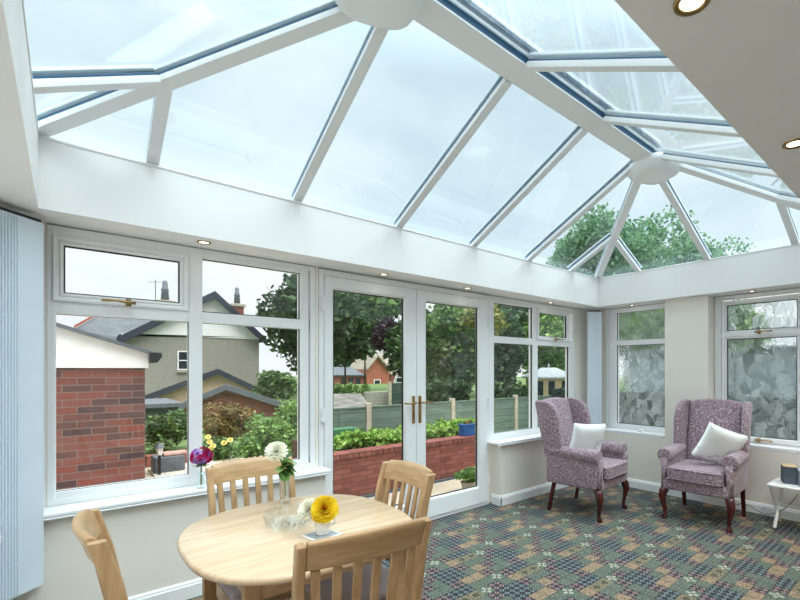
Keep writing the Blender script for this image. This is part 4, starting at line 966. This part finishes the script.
MB().box(-.10, .10, -.07, .07, 0, .15).build('pot', 'blue_pot', t, bevel=.012, seg=3); MB().box(-.112, .112, -.082, .082, .15, .17).build('rim', 'blue_pot', t, bevel=.006)
b = MB(); cards(b, (0, 0, .19), (.09, .06, .035), 160, .04, random.Random(3), 4); b.build('foliage', 'leaf_acer', t)
p = at(463, 489, z=GZ)
t = thing('potted_plant', 'bushy green plant in a pot on the patio by the brick wall', 'potted plant', (p.x, p.y-.1, GZ))
MB().lathe([(.07, 0), (.09, .10), (.098, .10), (.098, .115), (.08, .115), (.001, .105)], 20).build('pot', 'concrete', t)
b = MB(); cards(b, (0, 0, .19), (.15, .13, .10), 900, .045, random.Random(5), 8); b.build('foliage', 'leaf_fresh', t)
p = at(343, 432, y=6.0)
t = thing('garden_tub', 'green garden trolley with black wheels at the back of the raised bed', 'garden trolley', (p.x, p.y, .33))
MB().prism([(-.16, .08), (.14, .08), (.18, .20), (-.19, .20)], -.1, .1).build('tray', 'green_bin', t, bevel=.01)
for sx in (-.1, .1): MB().tube([(sx, -.12, .055), (sx, .12, .055)], .05, 16).build('wheel', 'black', t)
# fence
FY = 6.8
px_ = [2.72, 3.73, 5.56, 7.39, 9.22, 11.05]
t = thing('garden_fence', 'green boarded panel fence with pale concrete posts behind the raised bed', 'fence', (px_[0], FY, -.2))
for i, x in enumerate(px_):
    MB().box(x-px_[0]-.045, x-px_[0]+.045, -.045, .045, 0, 1.0).build('post', 'concrete', t, bevel=.008)
    if i < len(px_)-1:
        b = MB(); w = px_[i+1]-x
        for k in range(7): b.box(x-px_[0]+.045, x-px_[0]+w-.045, -.012-(k % 2)*.004, .012, .05+k*.125, .05+k*.125+.13)
        b.box(x-px_[0]+w*.5-.02, x-px_[0]+w*.5+.02, -.03, -.012, .05, .93); b.box(x-px_[0]+.045, x-px_[0]+w-.045, -.03, .03, .925, .945)
        b.build('fence_panel', 'fence_green', t)
# white flowering shrub beyond the fence
c = at(504, 404, d=12); t = thing('white_flower_bush', 'low bush of white blossom peeping over the fence', 'shrub', (c.x, c.y, -.35))
b = MB(); cards(b, (0, 0, c.z+.33), (.30, .2, .08), 700, .06, random.Random(8), 8); b.build('foliage', 'petal_white', t); trunk('trunk', (0, 0, 0), (0, 0, c.z+.25), .02, t, 3)
# summerhouse
def S3(pts, **k): return [at(u, v, **k) for u, v in pts]
c = at(554, 386, d=17); k17 = 17/F
t = thing('summerhouse', 'cream timber summerhouse with pale hipped roof beyond the fence', 'summerhouse', (c.x, c.y, -.35), YAW-R(90)+R(6))
w = 20*k17; e = at(554, 377, d=17).z+.35; ap = at(554, 367.5, d=17).z+.35
MB().box(-w, w, 0, 1.6, 0, e).build('wall', 'cabin', t)
b = MB().add([(-w-.15, -.15, e), (w+.15, -.15, e), (w+.15, 1.75, e), (-w-.15, 1.75, e), (-.3, .8, ap), (.3, .8, ap), (-w-.15, -.15, e-.06), (w+.15, -.15, e-.06), (w+.15, 1.75, e-.06), (-w-.15, 1.75, e-.06)],
    [(0, 1, 5, 4), (1, 2, 5), (2, 3, 4, 5), (3, 0, 4), (0, 6, 7, 1), (1, 7, 8, 2), (2, 8, 9, 3), (3, 9, 6, 0), (6, 9, 8, 7)]); b.build('roof', 'roof_white', t)
MB().lathe([(.05, 0), (.03, .12), (.001, .2)], 8).build('finial', 'roof_white', t, loc=(0, .8, ap))
for x in (-.55, -.1, .42):
    f = MB().ring(x-.16, .55, x+.16, e-.12, [(0, 0), (0, -.04), (.03, -.04), (.03, 0)]).build('window', 'cabin', t); MB().box(x-.13, x+.13, -.02, -.005, .58, e-.15).build('pane', 'display', f)

# brick garage close to the large window
GY = 6.2
gx1 = at(145, 400, y=GY).x; gz_ = at(100, 368, y=GY).z; la = at(53, 323, y=GY); rb = at(146, 351, y=GY)
t = thing('brick_garage', 'old red brick garage with white gable cladding outside the large window', 'garage', (gx1, GY, GZ))
L_ = -2.6-gx1
MB().box(L_, 0, 0, 5, 0, gz_-GZ).build('brick_wall', 'brick_dark', t)
sl = (la.z-rb.z)/(rb.x-la.x); rx = L_/2; rz = rb.z-GZ+sl*(rb.x-gx1-rx)
el = rb.z-GZ
MB().prism([(L_-.02, gz_-GZ), (.03, gz_-GZ), (.03, el-.0), (rx, rz), (L_-.02, el)], -.03, .02).build('gable_cladding', 'pvc_clad', t, bevel=.004)
MB().slab([(rx, -.10, rz+.005), (.13, -.10, el-.03), (.13, 5.1, el-.03), (rx, 5.1, rz+.005)], -.035).build('roof', 'lead', t)
MB().slab([(L_-.13, -.10, el-.03), (rx, -.10, rz+.005), (rx, 5.1, rz+.005), (L_-.13, 5.1, el-.03)], -.035).build('roof', 'lead', t)
MB().prism([(.03, el-.13), (.10, el-.13), (.145, el-.06), (.135, el-.02), (.03, el-.02)], -.12, 5.1).build('gutter', 'black', t)

# big grey gable house
HY = 35.
A_ = at(213, 294, y=HY); Rr = at(264, 341, y=HY); Lr = at(116, 340, y=HY); wx0 = at(121, 340, y=HY).x; wx1 = at(259, 340, y=HY).x; bz_ = at(200, 337, y=HY).z
t = thing('gable_house', 'large grey pebble-dashed house with white gable top and slate roof', 'house', (A_.x, HY, -2.5))
ox, oz = A_.x, -2.5
MB().box(wx0-ox, wx1-ox, 0, 9, 0, bz_-oz).build('wall', 'render', t)
gp = [(wx0-ox, bz_-oz), (wx1-ox, bz_-oz), (wx1-ox, Rr.z-oz+.25), (0, A_.z-oz-.15), (wx0-ox, Lr.z-oz+.25)]
MB().prism(gp, -.06, 9).build('gable_cladding', 'pvc_clad', t)
for nm, q in (('roof', Rr), ('roof', Lr)):
    MB().slab([(0, -.5, A_.z-oz), (q.x-ox, -.5, q.z-oz), (q.x-ox, 9.3, q.z-oz), (0, 9.3, A_.z-oz)], .16 if q is Lr else -.16).build('roof', 'slate', t)
    b = MB(); b.bar((0, -.55, A_.z-oz-.08), (q.x-ox, -.55, q.z-oz-.08), (0, 1, 0), (0, 0, 1), .1, -.28, .22); b.build('bargeboard', 'navy_trim', t)
def win(par, x, z, w, h, y=-.08, bars=True, fm='upvc'):
    f = MB(); f.ring(x-w/2, z-h/2, x+w/2, z+h/2, [(0, y+.1), (0, y), (w*.09, y), (w*.09, y+.1)])
    if bars: f.box(x-w/2, x+w/2, y, y+.05, z-w*.04, z+w*.04)
    o = f.build('window', fm, par); MB().box(x-w/2+.02, x+w/2-.02, y+.04, y+.06, z-h/2+.02, z+h/2-.02).build('pane', 'display', o); return o
wc = at(184.5, 360.5, y=HY); win(t, wc.x-ox, wc.z-oz, 10.5*29.5/F*1.15, 19*29.5/F)
MB().box(wc.x-ox-.45, wc.x-ox+.5, -.15, 0, wc.z-oz-.78, wc.z-oz-.66).build('window_ledge', 'concrete', t)
# slate wing to the left with red ridge tiles
y2 = 37.5
pts = S3(((74, 329), (101, 311), (200, 311), (200, 352), (74, 352)), y=y2)
t = thing('slate_roof_wing', 'grey slate roof with red ridge tiles left of the grey gable', 'house', (pts[0].x, y2, -2.5)); o0 = Vector((pts[0].x, y2, -2.5)); Q = [p-o0 for p in pts]
hi, lo = Q[1].z, Q[4].z
MB().slab([Q[0], (Q[4].x, -1.0, lo), (Q[3].x, -1.0, lo), (Q[2].x, 3.0, hi), (Q[1].x, 3.0, hi)], -.15).build('roof', 'slate', t)
MB().bar(Q[0]+Vector((0, 0, .05)), Vector((Q[1].x, 3.0, hi+.05)), (0, 1, 0), (0, 0, 1), .3, 0, .16).build('ridge_tiles', 'terracotta', t)
MB().box(Q[4].x+.3, Q[3].x, .2, 6, 0, lo+.1).build('wall', 'render', t)
def chimney(label, u, v0, v1, y, stack, wpx, hpx):
    a = at(u, v0, y=y); c = at(u, v1, y=y); kk = (a-Vector((0, 0, H))).length/F*.95
    t = thing('chimney', label, 'chimney', (a.x, y, a.z), 0); w = wpx*kk/2; hh = hpx*kk
    MB().box(-w, w, -w, w, -1.6, 0).build('stack', stack, t); MB().box(-w*1.35, w*1.35, -w*1.35, w*1.35, 0, .22).build('cap', 'concrete', t, bevel=.03)
    MB().lathe([(w*.62, .22), (w*.5, hh*.55), (w*.6, hh*.6), (w*.42, hh*.66), (w*.36, hh*.95), (w*.12, hh)], 14).build('chimney_pot', 'lead', t, smooth=True)
chimney('chimney with grey pot rising left, above the transom of the fanlight', 165, 304, 300, 38, 'brick_brown', 10, 20)
chimney('red brick chimney with grey pot beside the right slope of the gable', 237, 307, 300, 40, 'brick_brown', 9, 18)
a = at(155.5, 303, y=38); t = tag(MB().tube([(0, 0, -.6), (0, 0, 1.6)], .025, 6).tube([(-.4, 0, 1.4), (.35, 0, 1.5)], .018, 5).build('tv_aerial', 'lead', loc=a), 'thin television aerial beside the left chimney', 'aerial')
# lower house in front with dark fascia
class Facing:
    """upright plane through a far point, square to the line towards the house"""
    def __init__(f, u, d):
        f.o = at(u, CY, d=d); f.o.z = 0; e = Vector((f.o.x, f.o.y, 0)).normalized(); f.ey = e; f.ex = Vector((e.y, -e.x, 0)); f.rz = math.atan2(-f.ex.y*-1, f.ex.x)
        f.rz = math.atan2(f.ex.y, f.ex.x)
    def pt(f, u, v, z0=0):
        a = at(u, v, d=1.); h = Vector((a.x, a.y, 0)); k = f.o.dot(f.ey)/h.dot(f.ey); p = h*k
        return Vector(((p-f.o).dot(f.ex), 0, H+(a.z-H)*k-z0))
fr_ = Facing(218, 24); z0 = -1.5
t = thing('low_gable_house', 'low pinkish house with dark slate-blue bargeboards below the grey gable', 'house', (fr_.o.x, fr_.o.y, z0), fr_.rz)
q = [fr_.pt(*p, z0) for p in ((143, 397), (218, 369.5), (272, 395))]
MB().prism([(q[0].x+.2, 0), (q[2].x-.2, 0), (q[2].x-.2, q[2].z-.05), (q[1].x, q[1].z-.1), (q[0].x+.2, q[0].z-.05)], 0, 6).build('wall', 'tan_render', t)
for e in (0, 2):
    MB().bar(q[1]+Vector((0, -.3, 0)), q[e]+Vector((0, -.3, 0)), (0, 1, 0), (0, 0, 1), .2, -.26, .05).build('bargeboard', 'navy_trim', t)
    MB().slab([(q[1].x, -.3, q[1].z+.02), (q[e].x, -.3, q[e].z+.02), (q[e].x, 6, q[e].z+.02), (q[1].x, 6, q[1].z+.02)], .08 if e == 0 else -.08).build('roof', 'slate', t)
# brown brick gable with lead verge
fr_ = Facing(226, 15.5); z0 = -1.
t = thing('brick_outbuilding', 'brown brick outbuilding with grey lead-edged gable in front of the pinkish house', 'outbuilding', (fr_.o.x, fr_.o.y, z0), fr_.rz)
q = [fr_.pt(*p, z0) for p in ((176, 407), (226, 386), (301, 410))]
MB().prism([(q[0].x+.1, 0), (q[2].x-.1, 0), (q[2].x-.1, q[2].z), (q[1].x, q[1].z-.05), (q[0].x+.1, q[0].z)], 0, 2.5).build('brick_wall', 'brick_brown', t)
for e in (0, 2):
    MB().bar(q[1]+Vector((0, -.12, 0)), q[e]+Vector((0, -.12, 0)), (0, 1, 0), (0, 0, 1), .3, -.13, .07).build('verge', 'lead', t)
    MB().slab([(q[1].x, -.1, q[1].z+.0), (q[e].x, -.1, q[e].z+.0), (q[e].x, 2.5, q[e].z+.0), (q[1].x, 2.5, q[1].z+.0)], .08 if e == 0 else -.08).build('roof', 'slate', t)
x0 = at(138, 410, y=14).x; x1 = at(178, 410, y=14).x; zt_ = at(160, 403.5, y=14).z
t = thing('timber_shed', 'dark green boarded lean-to with grey flat roof edge behind the rounded shrub', 'shed', (x0, 14, GZ-.2))
MB().box(0, x1-x0, 0, 2.5, 0, zt_-GZ+.1).build('wall', 'fence_dark', t); MB().box(-.1, x1-x0+.1, -.12, 2.6, zt_-GZ+.1, zt_-GZ+.2).build('roof', 'lead', t)
# low garden wall + lantern
x0 = at(146, 455, y=8.6).x; x1 = at(192, 455, y=8.6).x
t = tag(MB().box(x0, x1, 8.55, 8.75, GZ, .02).build('low_brick_wall', 'brick_brown', bevel=.006), 'low brick edging wall at the back of the patio, before the rounded shrub', 'garden wall')
a = at(153, 462, y=7.9); c = at(184, 462, y=7.9); zz = at(170, 455.5, y=7.9).z
t = tag(MB().box(a.x, c.x, 7.8, 8.15, GZ, zz).build('stone_planter', 'lead', bevel=.02), 'low dark stone wall block beside the gravel patch', 'garden wall')
o = tag(MB().box(a.x+.12, a.x+.42, 7.84, 8.1, zz+.002, zz+.04).build('stone_slab', 'pink_paver', bevel=.01), 'pale pink slab lying on the dark stone block', 'slab')
p = at(159.5, 455, y=7.7)
t = thing('garden_lantern', 'small black garden lantern on a post by the gravel patch', 'lantern', (p.x, 7.7, GZ))
z0 = p.z-GZ; MB().tube([(0, 0, 0), (0, 0, z0)], .018, 8).lathe([(.05, 0), (.05, .02)], 12, (0, 0, 0)).build('post', 'black', t)
MB().lathe([(.03, z0), (.045, z0+.10), (.001, z0+.101)], 6).build('lamp_glass', 'ceramic', t); MB().lathe([(.065, z0+.10), (.04, z0+.14), (.012, z0+.17), (.001, z0+.2)], 6).build('cap', 'lead', t)
struct(MB().box(1.45, 2.15, 5.6, 7.0, GZ, GZ+.012).build('path', 'pink_paver'), 'pink block paving path in the left garden', 'path')
t = tag(MB().box(5.9, 6.1, 9.6, 9.75, -.3, .9).build('garden_screen', 'concrete', bevel=.01), 'pale concrete post beyond the fence', 'post') if False else None
# orange brick house far away, with long low wing
y5 = 50.
def PP(u, v): return at(u, v, y=y5)
o0 = Vector((PP(377, 391).x, y5, PP(377, 392).z)); g = [PP(*p)-o0 for p in ((366.5, 370), (376.5, 356.5), (389, 371), (389, 392), (366.5, 392))]
t = thing('orange_brick_house', 'small orange brick gable house with white-paned window far behind the left door', 'house', o0)
MB().prism([(p.x, p.z) for p in g], 0, 5).build('gable_wall', 'brick_orange', t)
for e in (0, 2): MB().slab([g[1]+Vector((0, -.1, .08)), g[e]+Vector((0, -.1, .08)), g[e]+Vector((0, 5.1, .08)), g[1]+Vector((0, 5.1, .08))], .12 if e == 0 else -.12).build('roof', 'slate_brown', t)
for e in (0, 2): MB().bar(g[1]+Vector((0, -.2, .1)), g[e]+Vector((0, -.2, .1)), (0, 1, 0), (0, 0, 1), .5, -.1, .15).build('verge', 'slate_brown', t)
wc = PP(377, 384.5)-o0; win(t, wc.x, wc.z, .95, 1.25, bars=False)
r4 = [PP(*p)-o0 for p in ((376, 354), (404, 352), (404, 374), (388, 374))]
MB().slab([r4[0]+Vector((0, 4, 0)), r4[1]+Vector((0, 4, 0)), r4[2]+Vector((0, 1, 0)), r4[3]+Vector((0, 1, 0))], .15).build('roof', 'slate_brown', t)
MB().box(r4[3].x, r4[2].x, 1.2, 5, 0, r4[2].z).build('wall', 'brick_brown', t)
l4 = [PP(*p)-o0 for p in ((325, 366.5), (366, 367), (367, 375), (325, 375))]
MB().slab([l4[0]+Vector((0, 4, 0)), l4[1]+Vector((0, 4, 0)), l4[2]+Vector((0, 0, 0)), l4[3]+Vector((0, 0, 0))], .15).build('roof', 'slate', t)
MB().box(l4[3].x, l4[2].x-.1, .3, 4, 0, l4[2].z).build('wall', 'brick_brown', t)
for u in (345, 352, 359): wc = PP(u, 381)-o0; win(t, wc.x, wc.z, .6, .7, y=.22, bars=False, fm='navy_trim')
# clipped hedge before it, dark boarded wall, white dome tent
def hedge(label, u0, u1, v0, v1, d, seed, mat_='leaf_mid', sz=.12, n=2500):
    a, c = at(u0, v0, d=d), at(u1, v1, d=d); t = thing('clipped_hedge', label, 'hedge', ((a.x+c.x)/2, (a.y+c.y)/2, -.35)); w = (Vector((c.x, c.y, 0))-Vector((a.x, a.y, 0))).length/2; b = MB()
    rnd = random.Random(seed); ax = Vector((c.x-a.x, c.y-a.y, 0)).normalized()
    h0 = c.z+.35; h1 = a.z+.35
    for k in range(5): cards(b, ax*(-w+w*2*(k+.5)/5)+Vector((0, 0, (h0+h1)/2)), (w/4, w/4, (h1-h0)/2), n//5, sz, rnd, 8)
    b.build('foliage', mat_, t); return t
hedge('pale green hedge in front of the long low wing of the orange house', 328, 369, 382, 400, 24, 50, 'leaf_fresh', n=3500)
a = at(366, 405, y=19); c = at(389.5, 405, y=19); zt_ = at(380, 391.5, y=19).z
tag(MB().box(a.x, c.x, 19, 19.25, -.35, zt_).build('boundary_wall', 'render', bevel=.03), 'mossy grey stone wall below the orange brick house', 'garden wall')
a = at(389.8, 405, y=18.6); c = at(406, 405, y=18.6); zt_ = at(396, 383, y=18.6).z
t = thing('board_fence', 'dark weathered board fence right of the mossy stone wall', 'fence', (a.x, 18.6, -.35)); b = MB(); w = (c.x-a.x)
for k in range(10): b.box(0, w, -.02-(k % 2)*.01, .02, k*(zt_+.35)/10, (k+1)*(zt_+.35)/10-.006)
b.build('boards', 'fence_dark', t); MB().box(-.06, .06, -.06, .06, 0, zt_+.42).build('post', 'concrete', t)
a = at(400, 378, d=34); t = thing('parked_caravan', 'white rounded caravan end half hidden by the left door stile', 'caravan', (a.x, a.y, a.z-1.2), YAW-R(90))
MB().prism([(-.55, 0), (1.4, 0), (1.4, 1.6), (0, 1.62), (-.35, 1.4), (-.55, .9)], 0, 3.5).build('body', 'pvc_clad', t, bevel=.12, seg=4, smooth=True); MB().box(-.25, .3, -.02, .0, .9, 1.2).build('window', 'display', t)
# pale-roofed garage
a, c, e, f_ = at(322, 394, d=15), at(361, 393.5, d=15), at(372, 409, d=13), at(330, 409, d=13)
t = thing('pale_roof_garage', 'garage with weathered pale sheet roof beyond the green fence', 'garage', (f_.x, f_.y, -.35)); o0 = Vector((f_.x, f_.y, -.35))
Q = [p-o0 for p in (a, c, e, f_)]; MB().slab(Q, .06).build('roof', 'roof_pale', t)
MB().slab([Q[3]+Vector((0, .1, -.05)), Q[2]+Vector((-.1, .1, -.05)), Vector((Q[2].x-.1, Q[2].y+.1, 0)), Vector((Q[3].x, Q[3].y+.1, 0))], .1).build('wall', 'brick_brown', t)
MB().slab([Q[3]+Vector((0, 0, -.03)), Q[0]+Vector((0, 0, -.03)), Vector((Q[0].x, Q[0].y, 0)), Vector((Q[3].x, Q[3].y, 0))], -.1).build('end_wall', 'pvc_clad', t)
# garden right of the sunroom: dark hedge and pale building beyond
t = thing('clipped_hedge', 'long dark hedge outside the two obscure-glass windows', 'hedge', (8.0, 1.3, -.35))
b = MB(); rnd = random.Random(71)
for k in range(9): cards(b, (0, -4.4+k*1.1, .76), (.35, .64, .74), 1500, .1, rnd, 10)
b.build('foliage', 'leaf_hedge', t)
b = MB().box(-.22, .22, -4.8, 4.8, .1, 1.3)
for k in range(9): b.tube([(0, -4.4+k*1.1, 0), (0, -4.4+k*1.1, .9)], .03, 6)
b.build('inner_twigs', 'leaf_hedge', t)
t = thing('pale_garage', 'pale rendered garage behind the dark hedge, blurred by the obscure glass', 'garage', (10.6, -2.5, -.35))
MB().box(0, 2, 0, 8.3, 0, 2.1).build('wall', 'grey_blue_render', t); MB().box(-.2, 2.2, -.2, 8.5, 2.1, 2.2).build('roof', 'lead', t)
tree('garden_tree', 'green tree right of the willow, outside the wide obscure-glass window', 735, 330, 9, 26, 26, 'leaf_fresh', 3000, .2, 15)

# ------------------------------------------------------------------ sky and sun
wd = bpy.data.worlds.new('overcast_sky'); sc.world = wd; wd.use_nodes = True; nt = wd.node_tree; nt.nodes.clear()
def wnode(t, **k):
    n = nt.nodes.new(t)
    for a, b in k.items(): setattr(n, a, b)
    return n
tc = wnode('ShaderNodeTexCoord'); mp = wnode('ShaderNodeMapping'); mp.inputs['Scale'].default_value = (1, 1, 2.2); nt.links.new(tc.outputs['Generated'], mp.inputs[0])
nz = wnode('ShaderNodeTexNoise'); nz.inputs['Scale'].default_value = 2.3; nz.inputs['Detail'].default_value = 5; nz.inputs['Roughness'].default_value = .5; nz.inputs['Distortion'].default_value = .4; nt.links.new(mp.outputs[0], nz.inputs[0])
cr = wnode('ShaderNodeValToRGB'); cr.color_ramp.elements[0].position = .36; cr.color_ramp.elements[0].color = (.74, .81, .85, 1); cr.color_ramp.elements[1].position = .6; cr.color_ramp.elements[1].color = (.97, .985, .99, 1); nt.links.new(nz.outputs[0], cr.inputs[0])
sp = wnode('ShaderNodeSeparateXYZ'); nt.links.new(tc.outputs['Generated'], sp.inputs[0])
hz = wnode('ShaderNodeMapRange'); hz.inputs['From Min'].default_value = .12; hz.inputs['From Max'].default_value = .38; hz.inputs['To Min'].default_value = .45; hz.inputs['To Max'].default_value = 0.; nt.links.new(sp.outputs[2], hz.inputs[0])
mxs = wnode('ShaderNodeMix', data_type='RGBA'); mxs.inputs[7].default_value = (.92, .93, .94, 1); nt.links.new(hz.outputs[0], mxs.inputs[0]); nt.links.new(cr.outputs[0], mxs.inputs[6])
mr = wnode('ShaderNodeMapRange'); mr.inputs['From Min'].default_value = .55; mr.inputs['From Max'].default_value = .95; mr.inputs['To Min'].default_value = 1.; mr.inputs['To Max'].default_value = SKYTOP = 3.2; nt.links.new(sp.outputs[2], mr.inputs[0])
bg = wnode('ShaderNodeBackground'); nt.links.new(mxs.outputs[2], bg.inputs[0]); nt.links.new(mr.outputs[0], bg.inputs[1])
wo = wnode('ShaderNodeOutputWorld'); nt.links.new(bg.outputs[0], wo.inputs[0])
S = bpy.data.lights.new('hazy_sun', 'SUN'); S.energy = 3.0; S.angle = R(50); S.color = (1, .98, .95)
so = bpy.data.objects.new('hazy_sun', S); COL.objects.link(so); so.rotation_euler = Vector((.25, -.55, 1.2)).to_track_quat('Z', 'Y').to_euler()

sc.view_settings.view_transform = 'Standard'; sc.view_settings.look = 'None'; sc.view_settings.exposure = .28; sc.view_settings.gamma = 1.
